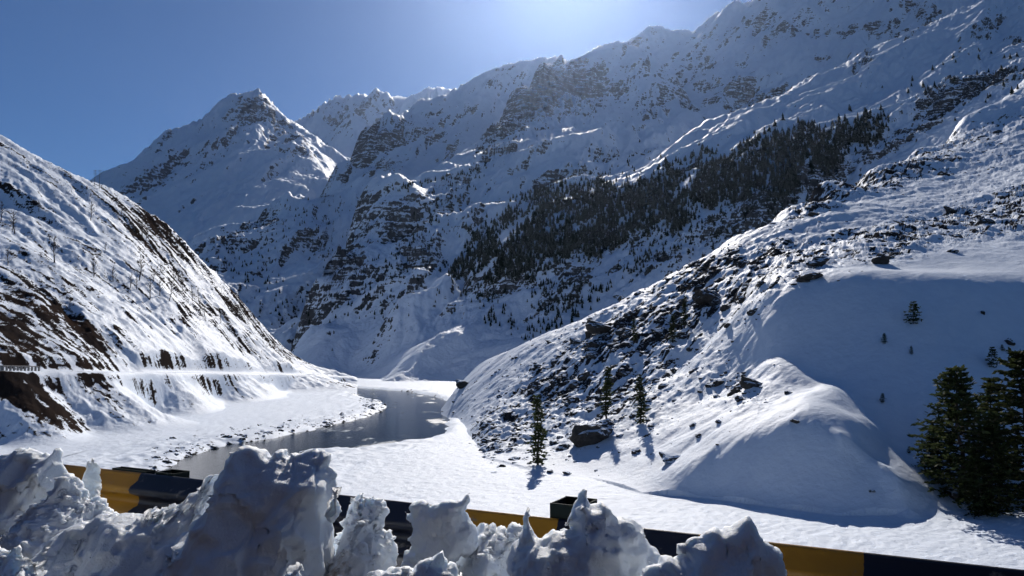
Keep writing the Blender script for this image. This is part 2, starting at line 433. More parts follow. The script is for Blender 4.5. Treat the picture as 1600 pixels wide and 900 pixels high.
# ------------------------------------------------------------------ left hill with its road cut
A_PTS = [(-200, 720, None), (0, 700, None), (150, 680, None), (250, 652, None), (350, 632, None), (450, 615, None), (540, 603, None), (600, 605, None),
         (-200, 780, 172), (0, 745, 180), (150, 720, 205), (300, 660, 300), (450, 628, 460), (560, 612, 540),
         (-200, 576, 225), (0, 577, 245), (150, 579, 285), (250, 580, 345), (300, 580, 385), (350, 581, 422), (400, 582, 468), (450, 583, 530), (500, 585, 585), (535, 587, 625),
         (0, 480, 305), (0, 400, 367), (0, 300, 460), (150, 500, 345), (150, 430, 410), (150, 350, 490), (300, 480, 490), (250, 440, 460), (400, 530, 545), (-200, 350, 380), (450, 565, 590), (-100, 290, 440)]
A_CREST = [(-200, 110, 560), (-100, 160, 560), (0, 216, 560), (60, 250, 566), (150, 291, 577), (200, 318, 583), (250, 352, 592), (330, 428, 612), (400, 496, 628), (450, 549, 644), (492, 583, 665), (560, 604, 700)]
land = Land(A_PTS, A_CREST, back=0.5)
X, Y, Z = land.grid([(-200, 150, 700), (0, 165, 720), (300, 270, 760), (450, 430, 780), (560, 500, 800)], 430, 430, cd=120)
ROAD = [at(px, py + 0.5, d + 4) for px, py, d in A_PTS[14:24]]
def seg_dist(X, Y, P):
    """distance to a polyline and its height there"""
    best = np.full(X.shape, 1e9); zz = np.zeros(X.shape)
    for p, q in zip(P[:-1], P[1:]):
        dx, dy = q[0] - p[0], q[1] - p[1]; u = np.clip(((X - p[0]) * dx + (Y - p[1]) * dy) / (dx * dx + dy * dy), 0, 1)
        d = np.hypot(X - p[0] - u * dx, Y - p[1] - u * dy); m = d < best
        best = np.where(m, d, best); zz = np.where(m, p[2] + u * (q[2] - p[2]), zz)
    return best, zz
gx, gy = gradient(X, Y, Z)
PX, PY = to_px(X, Y, Z)
rd, rz = seg_dist(X, Y, ROAD)
U, V = X * 0.96 - Y * 0.28, X * 0.28 + Y * 0.96          # U runs down the slope, V along it
near = smooth(640, 590, PY)
above = smooth(3, 30, Z - rz)
e = erosion(X + 6 * fbm(X / 50, Y / 50, 2, 4), Y + 6 * fbm(X / 50, Y / 50, 2, 8), gx, gy, 52, 5, 5, gain=0.55)
gul = ridged(V / 26 + 0.5 * fbm(U / 60, V / 60, 2, 3), U / 190, 3, 41)
big = ridged(V / 75 + 0.35 * fbm(U / 110, V / 60, 2, 93), U / 420, 2, 47)
Z = Z + above * 3.2 * (big - 0.5) * smooth(-0.5, 0.4, fbm(X / 120, Y / 120, 2, 94) + 0.2)
Z = Z + (1.5 * e + 1.8 * (gul - 0.6) * smooth(-0.4, 0.5, fbm(X / 70, Y / 70, 3, 14)) + 1.6 * fbm(X / 40, Y / 40, 4, 16, 0.55)) * (0.5 + 0.5 * above) * smooth(-27.5, -22, Z) + 0.6 * fbm(X / 7, Y / 7, 5, 6, 0.62) * smooth(-28, -24, Z)
k = smooth(9, 3.2, rd); Z = Z * (1 - k) + rz * k
Z = FLOOR - 0.35 + 1.3 * np.logaddexp(0, (Z - FLOOR) / 1.3) + 0.12 * fbm(X / 5, Y / 5, 4, 66)
gx, gy = gradient(X, Y, Z); sl = np.hypot(gx, gy)
st = fbm(V / 11 + 0.6 * fbm(U / 40, V / 15, 2, 31), U / 75, 5, 33, 0.6)
st2 = fbm(V / 3.2, U / 16, 4, 37, 0.6)
Bs = blobs(PX, PY, [(60, 480, 120, 55, -48, 0.75), (10, 520, 70, 60, -60, 0.75), (150, 560, 90, 25, -50, 0.4), (60, 640, 110, 30, -38, 1.25), (20, 605, 60, 20, -30, 1.2), (165, 615, 75, 22, -48, 0.95), (120, 665, 60, 14, -40, 0.8), (250, 605, 60, 8, -48, 0.7), (310, 605, 60, 8, -48, 0.7), (370, 600, 50, 7, -48, 0.7), (460, 600, 40, 7, -48, 0.6), (10, 670, 50, 16, -30, 0.7), (225, 540, 110, 22, -48, 0.55),
                    (195, 520, 30, 16, -30, 0.5), (260, 565, 24, 16, -30, 0.9), (320, 600, 60, 10, -50, 0.35), (215, 600, 30, 12, -48, 0.5), (260, 420, 260, 14, -50, 0.35), (120, 270, 190, 12, -33, 0.55), (250, 370, 60, 22, -42, 0.7), (400, 500, 180, 10, -47, 0.6), (90, 360, 170, 8, -40, 0.4),
                    (420, 560, 60, 14, -20, 0.55), (340, 560, 50, 14, -30, 0.4), (440, 590, 60, 5, -5, 0.6), (540, 605, 18, 12, -50, 0.5), (410, 630, 30, 10, -10, 0.45), (50, 255, 60, 9, -30, 0.5)])
rock = 0.06 + 0.42 * st + 0.36 * st2 + 0.44 * Bs + 0.16 * fbm(X / 2.5, Y / 2.5, 3, 39, 0.65) + 0.22 * (sl - 0.75) + 0.12 * near * smooth(150, 420, PY)
rock = (rock - 0.4 * smooth(30, 8, rd) * smooth(120, 230, PX)) * smooth(3.6, 6.5, rd) * smooth(-27.8, -26, Z)
rock += 0.25 * smooth(7.5, 5.0, rd) * smooth(3.2, 4.4, rd) * smooth(-0.2, 0.5, fbm(X / 9, Y / 9, 3, 21) + 0.25) * 0.9
rock += 0.5 * smooth(2.8, 1.6, rd)
soil = np.clip(0.55 + 0.6 * fbm(X / 30, Y / 30, 3, 61), 0, 1)
m_left = terrain_mat('snow_earth', 1.5, (0.016, 0.014, 0.014), (0.036, 0.029, 0.026), 0.7, 0.55, 0.6, soil=(0.034, 0.023, 0.018))
build_land('hillside_gullied', X, Y, Z, m_left, rock, soil)

# ------------------------------------------------------------------ near hill on the right: boulder slope, snow shelf, shaded bowl, two drift ridges
C_PTS = [(690, 660, 320), (700, 672, None), (730, 700, None), (760, 716, None), (840, 737, None), (920, 748, None), (1000, 772, None), (1100, 780, None), (1200, 794, None), (1300, 807, None), (1425, 806, None), (1500, 806, None), (1600, 830, None), (1750, 850, None),
         (720, 760, 150), (850, 790, 140), (1000, 820, 124), (1200, 850, 112), (1425, 850, 113), (1600, 880, 101), (1750, 900, 97),
         (800, 640, 262), (760, 650, 275), (850, 630, 262), (880, 690, 205), (950, 640, 228), (1000, 700, 178), (1000, 620, 218), (1000, 540, 266), (1080, 560, 240), (1080, 700, 163), (1080, 480, 278),
         (1080, 725, 153), (1080, 690, 166), (1150, 690, 152.5), (1150, 640, 170), (1200, 668, 151.5), (1200, 640, 163), (1200, 572, 192), (1200, 500, 207), (1200, 450, 219), (1200, 432, 243), (1250, 650, 150.5), (1250, 615, 168), (1250, 590, 180),
         (1285, 640, 152), (1285, 612, 166), (1285, 600, 176), (1320, 690, 143.5), (1320, 650, 151.5), (1320, 630, 163), (1350, 708, 143), (1350, 662, 152.5), (1350, 652, 160), (1380, 730, 140), (1380, 700, 148), (1405, 755, 136.5), (1170, 572, 200), (1170, 520, 211), (1170, 465, 230), (1225, 578, 185),
         (1150, 480, 246), (1250, 440, 214), (1250, 505, 199), (1250, 560, 188), (1320, 560, 184), (1320, 500, 196), (1320, 430, 210), (1400, 430, 208), (1400, 700, 153), (1400, 610, 170), (1400, 520, 188), (1475, 432, 208), (1475, 620, 166), (1475, 740, 146),
         (1550, 432, 211), (1550, 620, 166), (1550, 530, 186), (1550, 720, 148), (1650, 430, 220), (1650, 640, 165), (1750, 428, 224),
         (1250, 385, 295), (1320, 375, 300), (1400, 362, 295), (1400, 302, 460), (1475, 370, 300), (1475, 300, 475), (1550, 362, 302), (1550, 282, 510), (1550, 220, 670), (1650, 350, 310), (1650, 220, 620), (1750, 340, 315), (1320, 325, 425), (1150, 420, 290), (1080, 440, 303),
         (1320, 417, 229), (1320, 400, 250), (1400, 418, 226), (1400, 398, 246), (1475, 419, 226), (1475, 400, 247), (1550, 418, 229), (1550, 396, 252), (1650, 415, 233), (1650, 390, 262), (1250, 425, 228), (1250, 408, 252),
         (1400, 330, 372), (1400, 276, 550), (1400, 258, 610), (1475, 340, 370), (1475, 268, 572), (1475, 232, 680), (1550, 325, 392), (1550, 250, 592), (1550, 190, 742), (1650, 290, 432), (1650, 160, 745), (1620, 250, 562), (1320, 300, 495)]
C_CREST = [(690, 640, 400), (720, 602, 410), (760, 561, 392), (850, 524, 370), (900, 505, 360), (1000, 455, 342), (1080, 411, 335), (1150, 370, 343), (1220, 334, 385), (1270, 305, 485), (1350, 275, 590), (1430, 235, 690), (1500, 190, 780), (1600, 128, 880), (1750, 50, 950)]
land = Land(C_PTS, C_CREST, back=0.45, reg=2e-5)
X, Y, Z = land.grid([(690, 150, 560), (760, 140, 540), (1000, 118, 480), (1150, 108, 480), (1300, 108, 700), (1450, 106, 930), (1750, 92, 1250)], 640, 490, cd=120)
dc = np.interp(800 + FPX * X[0] / Y[0], [c[0] for c in C_PTS[1:14]], [FLOOR / slopes(c[0], c[1])[1] for c in C_PTS[1:14]])
Z = np.where(Y < dc, np.minimum(Z, FLOOR - 0.1 - 0.3 * (dc - Y)), Z)
Z = FLOOR - 0.4 - 2.6 * smooth(765, 715, 800 + FPX * X / Y) * smooth(-20, -27, Z) + 0.9 * np.logaddexp(0, (Z - FLOOR) / 0.9)          # drifted toe
for ridge, hh, ww in (([(1318, 690, 144), (1350, 707, 142.5), (1380, 730, 139.5), (1400, 752, 136.5), (1418, 785, 132)], 0.9, 1.9), ([(1190, 574, 194), (1225, 580, 186), (1250, 590, 180), (1285, 602, 175), (1322, 630, 163), (1354, 656, 157)], 0.8, 2.6)):
    dd, _ = seg_dist(X, Y, [at(*q) for q in ridge]); Z = Z + hh * np.exp(-(dd / ww) ** 2)
gx, gy = gradient(X, Y, Z)
PX, PY = to_px(X, Y, Z)
stony = np.clip(blobs(PX, PY, [(900, 600, 190, 75, 30, 1.0), (1040, 500, 130, 70, 30, 1.0), (1150, 430, 110, 45, 20, 1.0), (1300, 390, 130, 26, 10, 0.9), (1540, 345, 140, 26, 8, 1.7), (1390, 395, 60, 12, 5, 0.7), (1590, 300, 60, 20, 10, 0.8), (1300, 395, 90, 22, 15, 0.5), (800, 680, 90, 35, 20, 0.8), (1160, 610, 60, 40, -10, 0.7),
                                (1250, 320, 60, 25, 10, 0.8), (1350, 280, 110, 26, 22, 1.1), (1540, 210, 130, 40, 25, 0.8), (1420, 270, 60, 16, 20, 0.6), (1000, 640, 70, 50, 0, 0.4), (1560, 260, 90, 22, 15, 0.5)]), 0, 1.1)
bowl = np.clip(blobs(PX, PY, [(1420, 560, 190, 120, 0, 1.3), (1560, 600, 160, 150, 0, 1.3), (1300, 740, 110, 55, -20, 1.0), (1300, 500, 70, 60, 0, 1.0)]), 0, 1)
U, V = X * 0.86 + Y * 0.5, -X * 0.5 + Y * 0.86
lump = ridged(X / 9, Y / 13, 4, 15, 0.6) - 0.9
Z = Z + stony * (0.75 * lump + 1.2 * fbm(X / 16, Y / 16, 5, 19, 0.6)) * smooth(-28, -25, Z)
e = erosion(X, Y, gx, gy, 22, 4, 25)
Z = Z + (1 - 0.95 * bowl) * smooth(430, 330, PY) * (1.0 * fbm(U / 34, V / 16, 5, 45, 0.6) + 0.8 * (ridged(U / 50, V / 20, 4, 46, 0.55) - 0.7))
Z = Z + (1 - 0.9 * bowl) * 0.5 * e * smooth(-27, -20, Z) + (1 - bowl) * 0.22 * fbm(U / 16, V / 4.5, 4, 29, 0.55) * smooth(-28, -24, Z)
Z = Z + bowl * (0.12 * fbm(U / 20, V / 12, 4, 35) + 0.035 * fbm(U / 5, V / 1.6, 3, 36)) + 0.5 * fbm(X / 60, Y / 60, 3, 39) * smooth(-28, -20, Z) * (1 - 0.6 * bowl)
gx, gy = gradient(X, Y, Z); sl = np.hypot(gx, gy)
n1 = fbm(U / 6.5, V / 3.2, 5, 43, 0.62); n2 = fbm(X / 22, Y / 22, 4, 47)
rock = -0.25 + stony * (0.66 + 0.5 * n1 + 0.35 * n2) + 0.3 * (sl - 0.8) * (1 - bowl) + 0.2 * n1 * (1 - bowl)
rock = rock * (1 - bowl) * smooth(-27.8, -26.5, Z)
m_right = terrain_mat('snow_boulder', 0.8, (0.018, 0.018, 0.02), (0.05, 0.046, 0.044), 0.5, 0.4, 0.6)
build_land('hillside_bouldery', X, Y, Z, m_right, rock)

# ------------------------------------------------------------------ valley floor and river
RIVER_PX = [(180, 770), (250, 738), (300, 712), (352, 694), (430, 686), (500, 668), (560, 655), (592, 645), (604, 636), (596, 628), (560, 620), (540, 611), (560, 606), (640, 612), (690, 622), (726, 638), (716, 648), (700, 657), (697, 676), (660, 690),
            (600, 696), (540, 701), (480, 706), (420, 722), (350, 760), (250, 812)]
RIVER = np.array([at(px, py, z=FLOOR - 0.9)[:2] for px, py in RIVER_PX])
def inside_dist(X, Y, P):
    d = np.full(X.shape, 1e9); ins = np.zeros(X.shape, bool)
    for i in range(len(P)):
        p, q = P[i], P[(i + 1) % len(P)]
        ex, ey = q - p; u = np.clip(((X - p[0]) * ex + (Y - p[1]) * ey) / (ex * ex + ey * ey), 0, 1)
        d = np.minimum(d, np.hypot(X - p[0] - u * ex, Y - p[1] - u * ey))
        c = ((p[1] > Y) != (q[1] > Y)) & (X < (q[0] - p[0]) * (Y - p[1]) / (q[1] - p[1] + 1e-12) + p[0])
        ins ^= c
    return np.where(ins, -d, d)
def floor_sheet():
    nc, nr = 560, 400
    a = np.linspace(-0.95, 0.95, nc); u = np.linspace(0, 1, nr)
    Yr = np.interp(u, [0, 0.06, 0.62, 1], [6, 60, 250, 1500])
    Yr[u > 0.62] = 250 * (1500 / 250) ** ((u[u > 0.62] - 0.62) / 0.38)
    X = a[None] * Yr[:, None]; Y = np.broadcast_to(Yr[:, None], X.shape).copy()
    sd = inside_dist(X + 2.0 * fbm(X / 12, Y / 12, 3, 4), Y + 3.0 * fbm(X / 12, Y / 14, 3, 8), RIVER)
    Z = np.full(X.shape, FLOOR) + 0.35 * fbm(X / 40, Y / 40, 3, 2) * smooth(0, 20, sd)
    Z += 0.17 * fbm(X / 1.9 + 0.4 * fbm(X / 3, Y / 3, 2, 5), Y / 1.0, 3, 12, 0.55) * smooth(0, 8, sd)
    Z += 0.05 * fbm(X / 7, Y / 3, 3, 13) 
    left = smooth(-10, -45, X) * smooth(40, 5, np.abs(sd))                    # hummocky left bank
    Z += left * (0.55 * (ridged(X / 7, Y / 11, 3, 22) - 0.3)) * smooth(-1, 4, sd)
    Z += 1.5 * smooth(700, 1000, Y) * (fbm(X / 60, Y / 90, 3, 52) + 0.4)
    Z -= 2.0 * smooth(4.0, -5.0, sd)
    bankk = smooth(60, 6, Y)                                                  # embankment below the road
    Z = np.maximum(Z, -1.9 - 0.78 * np.clip(Y + 0.45 * X - 5.2, 0, 60) + 0.5 * bankk * fbm(X / 4, Y / 4, 3, 77))
    rock = -0.4 + left * (0.55 + 0.5 * fbm(X / 3, Y / 4, 4, 64, 0.6)) * smooth(14, 2, np.abs(sd - 3)) + 0.3 * smooth(2, -1, sd) 
    return X, Y, Z, rock
X, Y, Z, rock = floor_sheet()
m_floor = terrain_mat('snow_flat', 0.7, (0.02, 0.02, 0.022), (0.05, 0.048, 0.046), 0.45, 0.3, 0.9)
build_land('valley_floor', X, Y, Z, m_floor, rock)

M = NT('river_water'); P = M.pos()
M.b.inputs['Base Color'].default_value = (0.012, 0.022, 0.034, 1)
M.b.inputs['IOR'].default_value = 1.33
ice = M.rng(M.noise(0.05, 7, 0.68, M.mapping(P, (1.0, 0.4, 1))), 0.53, 0.66)
M.link(M.mix(M.math('MULTIPLY', ice, 0.55), (0.012, 0.022, 0.034), (0.58, 0.66, 0.74)), M.b.inputs['Base Color'])
M.link(M.rng(ice, 0, 1, 0.06, 0.5), M.b.inputs['Roughness'])
M.bump(M.noise(1.4, 4, 0.6, M.mapping(P, (1, 0.55, 1), (0, 0, 0.6))), 0.3, 0.25)
xs = np.linspace(-330, 120, 46); ys = np.linspace(90, 900, 82)
XX, YY = np.meshgrid(xs, ys)
keep = (inside_dist(XX, YY, RIVER) < 22)
idx = -np.ones(XX.shape, int); idx[keep] = np.arange(keep.sum())
Fc = [(idx[i, j], idx[i, j + 1], idx[i + 1, j + 1], idx[i + 1, j]) for i in range(81) for j in range(45) if min(idx[i, j], idx[i, j + 1], idx[i + 1, j + 1], idx[i + 1, j]) >= 0]
link('river_water', mesh_np('river_water', np.stack([XX[keep], YY[keep], np.full(keep.sum(), FLOOR - 0.9)], -1), Fc, M.m), kind='structure')

# ------------------------------------------------------------------ shared bits for things
rng = np.random.default_rng(7)
def tag(o, label, cat, group=None):
    o['label'] = label; o['category'] = cat
    if group: o['group'] = group
    return o
def empty(name, loc, rz=0.0, s=1.0):
    o = bpy.data.objects.new(name, None); COL.objects.link(o)
    o.location = loc; o.rotation_euler = (0, 0, rz); o.scale = (s, s, s); o.empty_display_size = 0.5
    return o
def copy_thing(root, loc, rz, s):
    r = root.copy(); COL.objects.link(r); r.location = loc; r.rotation_euler = (0, 0, rz); r.scale = (s, s, s)
    for ch in root.children:
        c = ch.copy(); COL.objects.link(c); c.parent = r
    return r
class Geo:
    def __init__(s): s.v, s.f, s.n = [], [], 0
    def add(s, V, F):
        s.v.append(np.asarray(V, float)); s.f.append(np.asarray(F, int) + s.n); s.n += len(V)
    def tube(s, pts, rad, k=5):
        pts = np.asarray(pts, float); rings = []
        for i, p in enumerate(pts):
            t = pts[min(i + 1, len(pts) - 1)] - pts[max(i - 1, 0)]; t = t / (np.linalg.norm(t) + 1e-9)
            a = np.cross(t, (0.3, 0.9, 0.1) if abs(t[2]) > 0.8 else (0, 0, 1)); a /= np.linalg.norm(a) + 1e-9; b = np.cross(t, a)
            th = np.arange(k) * 2 * math.pi / k
            rings.append(p + rad[i] * (np.cos(th)[:, None] * a + np.sin(th)[:, None] * b))
        V = np.concatenate(rings); F = []
        for i in range(len(pts) - 1):
            for j in range(k): F.append((i * k + j, i * k + (j + 1) % k, (i + 1) * k + (j + 1) % k, (i + 1) * k + j))
        s.add(V, F)
    def box(s, c, h, rot=None):
        V = np.array([[x, y, z] for z in (-1, 1) for y in (-1, 1) for x in (-1, 1)], float) * h
        if rot is not None: V = V @ np.asarray(rot).T
        s.add(V + np.asarray(c), [(0, 2, 3, 1), (4, 5, 7, 6), (0, 1, 5, 4), (2, 6, 7, 3), (0, 4, 6, 2), (1, 3, 7, 5)])
    def mesh(s, name, mat, sm=True): return mesh_np(name, np.concatenate(s.v), np.concatenate(s.f), mat, sm)

def leaf_mat(name, a, b, trans=0.3):
    M = NT(name); n = M.noise(0.9, 3, 0.6, M.new('TexCoord').outputs['Object'])
    c = M.mix(M.rng(n, 0.3, 0.7), a, b)
    oi = M.new('ObjectInfo').outputs['Random']
    hs = M.new('HueSaturation'); M.link(c, hs.inputs['Color']); M.link(M.rng(oi, 0, 1, 0.75, 1.25, False), hs.inputs['Value'])
    M.link(hs.outputs[0], M.b.inputs['Base Color']); M.b.inputs['Roughness'].default_value = 0.7; M.b.inputs['Specular IOR Level'].default_value = 0.05
    tr = M.new('BsdfTranslucent'); M.link(hs.outputs[0], tr.inputs['Color'])
    mx = M.new('MixShader'); mx.inputs[0].default_value = trans
    M.link(M.b.outputs[0], mx.inputs[1]); M.link(tr.outputs[0], mx.inputs[2]); M.link(mx.outputs[0], M.n['Material Output'].inputs['Surface'])
    return M.m
m_needle = leaf_mat('pine_needles', (0.024, 0.038, 0.016), (0.07, 0.08, 0.028))
m_needle_far = leaf_mat('pine_needles_far', (0.008, 0.015, 0.011), (0.018, 0.027, 0.016), 0.1)
M = NT('bark'); M.link(M.mix(M.noise(6, 4, 0.6, M.new('TexCoord').outputs['Object']), (0.03, 0.022, 0.017), (0.09, 0.07, 0.055)), M.b.inputs['Base Color']); M.b.inputs['Roughness'].default_value = 0.9
m_bark = M.m
M = NT('twig'); M.b.inputs['Base Color'].default_value = (0.055, 0.042, 0.036, 1); M.b.inputs['Roughness'].default_value = 0.9
m_twig = M.m

def conifer(name, seed, whorls=26, per=7, tufts=8, width=0.2, start=0.06, size=1.0, shape=1.15, droop=0.25, lean=0.0):
    """unit-height conifer: tapered trunk with limbs, crown of needle tufts"""
    r = np.random.default_rng(seed)
    tk = Geo(); cr = Geo()
    tz = np.linspace(0, 1, 9); wob = 0.008 * np.cumsum(r.normal(size=(9, 2)), 0)
    axis = np.c_[wob[:, 0] + lean * tz ** 2, wob[:, 1], tz]; axis[0, 2] = -0.03
    tk.tube(axis, 0.016 * (1 - tz) ** 0.8 + 0.0015, 7)
    V, F, n = [], [], 0
    for w in range(whorls):
        h = start + (1 - start) * max(0.0, (w + r.uniform(-.3, .3)) / whorls) ** 0.92
        h = min(max(h, start), 0.985)
        c = np.array([np.interp(h, tz, axis[:, 0]), np.interp(h, tz, axis[:, 1]), h])
        env = width * (1 - h) ** (1 / shape) * min(1, 0.55 + 1.6 * (h - start)) + 0.008
        for b in range(per):
            az = b * 2 * math.pi / per + w * 2.4 + r.uniform(-.4, .4)
            ln = env * r.uniform(0.45, 1.3) * (1.3 if r.random() < 0.1 else 1)
            if r.random() < 0.1: ln *= 0.4
            el = 0.35 * h + r.uniform(-.12, .2) - 0.05
            d0 = np.array([math.cos(az), math.sin(az), math.tan(el)])
            k = max(2, int(tufts * (0.45 + 0.55 * ln / width)))
            pts = []
            for q in range(4):
                s_ = q / 3; p = c + d0 * ln * s_; p[2] += -droop * ln * s_ * s_ + 0.25 * droop * ln * s_ ** 4 * 1.5; pts.append(p)
            pts = np.array(pts)
            if ln > 0.03: tk.tube(pts, [0.0035, 0.0028, 0.002, 0.0008], 3)
            for q in range(k):
                s_ = 0.18 + 0.82 * (q + r.random()) / k
                p = np.array([np.interp(s_, (0, 1/3, 2/3, 1), pts[:, i]) for i in range(3)])
                for side in range(2):
                    sz = size * 0.026 * r.uniform(0.7, 1.35)
                    dd = np.array([math.cos(az), math.sin(az), 0.15]) + r.normal(size=3) * 0.55 + np.array([-math.sin(az), math.cos(az), 0]) * (0.7 if side else -0.7)
                    dd /= np.linalg.norm(dd); up = r.normal(size=3); ac = np.cross(dd, up); ac /= np.linalg.norm(ac) + 1e-9
                    o = p + r.normal(size=3) * 0.004
                    V += [o - dd * sz * .3, o + dd * sz * .5 + ac * sz * .36, o + dd * sz * 1.25, o + dd * sz * .5 - ac * sz * .36]
                    F.append((n, n + 1, n + 2, n + 3)); n += 4
    cr.add(V, F)
    return tk.mesh(name + '_trunk', m_bark), cr.mesh(name + '_crown', m_needle, False)

def plant_conifer(name, protos, k, loc, H, rz, wide=1.0):
    root = empty(name, loc, rz, H); root.scale = (H * wide, H * wide, H)
    t = link('trunk', protos[k][0], root); c = link('crown', protos[k][1], root)
    return root

PINES = [conifer('pine', 3, 30, 9, 13, 0.36, 0.03, 1.0, 1.45, 0.15), conifer('pine', 5, 28, 9, 12, 0.35, 0.03, 1.05, 1.5, 0.18, 0.03), conifer('pine', 8, 22, 8, 9, 0.27, 0.05, 1.35, 1.35, 0.25),
         conifer('pine', 12, 24, 6, 6, 0.12, 0.05, 1.25, 1.3, 0.4), conifer('pine', 14, 22, 6, 6, 0.125, 0.1, 1.3, 1.1, 0.45, 0.02), conifer('pine', 17, 12, 6, 5, 0.33, 0.03, 2.6, 1.4, 0.1)]

def ground_right(px, py): return on_land('hillside_bouldery', px, py) or at(px, py)
def stand(px_base, py_base, py_top, k, label, wide=1.0, rz=None, name='pine_tree', sink=0.15, group=None):
    p = ground_right(px_base, py_base)
    t_top = slopes(px_base, py_top)[1]
    H = t_top * p.y - p.z + sink
    o = plant_conifer(name, PINES, k, (p.x, p.y, p.z - sink), H, rng.uniform(0, 6.28) if rz is None else rz, wide)
    return tag(o, label, 'tree', group)
stand(1500, 778, 574, 0, 'tall broad green pine at the foot of the shaded snow bowl', 1.2, 1.0)
stand(1612, 784, 545, 1, 'big olive pine cut by the picture edge beside the tall broad pine', 1.2, 2.0)
stand(1549, 700, 588, 2, 'slender pine showing between the two big pines', 1.0)
stand(1552, 800, 655, 1, 'dark bushy pine low between the two big pines', 1.35)
stand(1462, 748, 655, 2, 'short dark pine at the outer side of the tall broad pine', 1.25)
stand(1530, 805, 705, 2, 'small dark pine in front of the big pines', 1.3)
stand(842, 726, 616, 3, 'narrow dark spruce at the bottom edge of the stony slope', 1.15)
stand(948, 655, 572, 4, 'narrow spruce halfway up the stony slope above the dark boulder', 1.2)
stand(1000, 662, 584, 3, 'thin spruce with a long shadow reaching down to the flat snow', 1.15)
stand(1070, 512, 462, 4, 'small dark spruce near the crest of the stony slope', 1.2)
stand(1050, 535, 490, 3, 'small dark spruce just below another near the stony crest', 1.3)
stand(992, 535, 498, 4, 'tiny spruce amid rocks on the upper stony slope', 1.3)
stand(1426, 505, 470, 5, 'bushy sapling alone high in the shaded snow bowl', 1.2, name='pine_sapling')
stand(1381, 536, 520, 5, 'tiny sapling below the bushy sapling in the snow bowl', 1.0, name='pine_sapling')
stand(1424, 553, 540, 5, 'smallest twiggy sapling in the middle of the snow bowl', 0.8, name='pine_sapling')
stand(1550, 573, 541, 5, 'conical sapling above the slender pine in the snow bowl', 1.05, name='pine_sapling')
stand(1378, 629, 614, 5, 'tiny dark sapling just above the lit drift ridge', 1.1, name='pine_sapling')
stand(1421, 708, 697, 5, 'tiny sapling beside the short dark pine', 1.2, name='pine_sapling')
stand(1567, 548, 538, 5, 'tiny sapling next to rocks above the conical sapling', 1.2, name='pine_sapling')

# ------------------------------------------------------------------ the wood on the far mountainside
def far_conifer(seed):
    r = np.random.default_rng(seed); g = Geo(); V, F = [], []
    n = 0
    for k in range(5):
        h0 = 0.06 + 0.17 * k; h1 = h0 + 0.32 - 0.01 * k; rad = 0.19 * (1 - 0.17 * k) * r.uniform(0.85, 1.15); m = 7
        th = np.arange(m) * 2 * math.pi / m + r.random() * 6
        ring = np.c_[np.cos(th) * rad * r.uniform(0.55, 1.25, m), np.sin(th) * rad * r.uniform(0.55, 1.25, m), h0 + r.uniform(-.05, .05, m)]
        V += list(ring) + [np.array([r.normal() * .01, r.normal() * .01, min(h1, 1)])]
        F += [(n + j, n + (j + 1) % m, n + m) for j in range(m)]; n += m + 1
    g.add(V, F)
    return np.array(V), np.array(F)
FARV = [far_conifer(k) for k in range(5)]
FAR_ME = []
for k, (V, F) in enumerate(FARV):
    FAR_ME.append(mesh_np('far_pine', V, F, m_needle_far, False))
def inside_poly(x, y, P):
    c = False
    for i in range(len(P)):
        (x0, y0), (x1, y1) = P[i], P[i - 1]
        if (y0 > y) != (y1 > y) and x < (x1 - x0) * (y - y0) / (y1 - y0) + x0: c = not c
    return c
def visible(px, py, names):
    best = None
    for n in names:
        p = on_land(n, px, py)
        if p is not None and (best is None or p.y < best.y): best = p
    return best
FOREST = [(700, 448), (740, 372), (800, 322), (860, 296), (912, 286), (962, 300), (1010, 284), (1100, 250), (1150, 236), (1205, 212), (1262, 204), (1330, 186), (1390, 176), (1380, 204), (1300, 255), (1250, 290), (1180, 310), (1090, 322), (1040, 352), (960, 392), (900, 412), (840, 415), (790, 428), (730, 448)]
LOOSE = [(690, 450), (800, 425), (960, 385), (1040, 350), (1190, 300), (1330, 250), (1240, 320), (1120, 375), (1000, 430), (900, 500), (800, 540), (760, 480)]
spots = []
for poly, n, clump in ((FOREST, 5600, 0.12), (LOOSE, 1500, 0.0)):
    P = np.array(poly); lo_, hi_ = P.min(0), P.max(0); k = 0
    cx, cy = rng.uniform(lo_[0], hi_[0], n * 4), rng.uniform(lo_[1], hi_[1], n * 4)
    dens = fbm((cx * .6 + cy * .8) / 26, (cx * .8 - cy * .6) / 110, 4, 5, 0.6) + 0.5
    wx_, wy_ = 34 * fbm(cx / 40, cy / 40, 3, 15), 22 * fbm(cx / 40, cy / 40, 3, 16)
    cx0, cy0 = cx, cy; cx, cy = cx + wx_, cy + wy_
    for x, y, ox, oy, dn in zip(cx0, cy0, cx, cy, dens):
        if k >= n: break
        if dn < (0.0 if clump else 0.35) * 1.0 + rng.uniform(-.25, .25): continue
        if not inside_poly(ox + rng.normal() * 6, oy + rng.normal() * 5, poly): continue
        p = visible(x, y, ('mountainside_wooded', 'mountain_crag', 'hillside_bouldery'))
        if p is None or p.y < 600: continue
        spots.append((p, float(np.clip(rng.normal(8.2, 2.4), 3.5, 14)) if clump else rng.uniform(3, 8))); k += 1
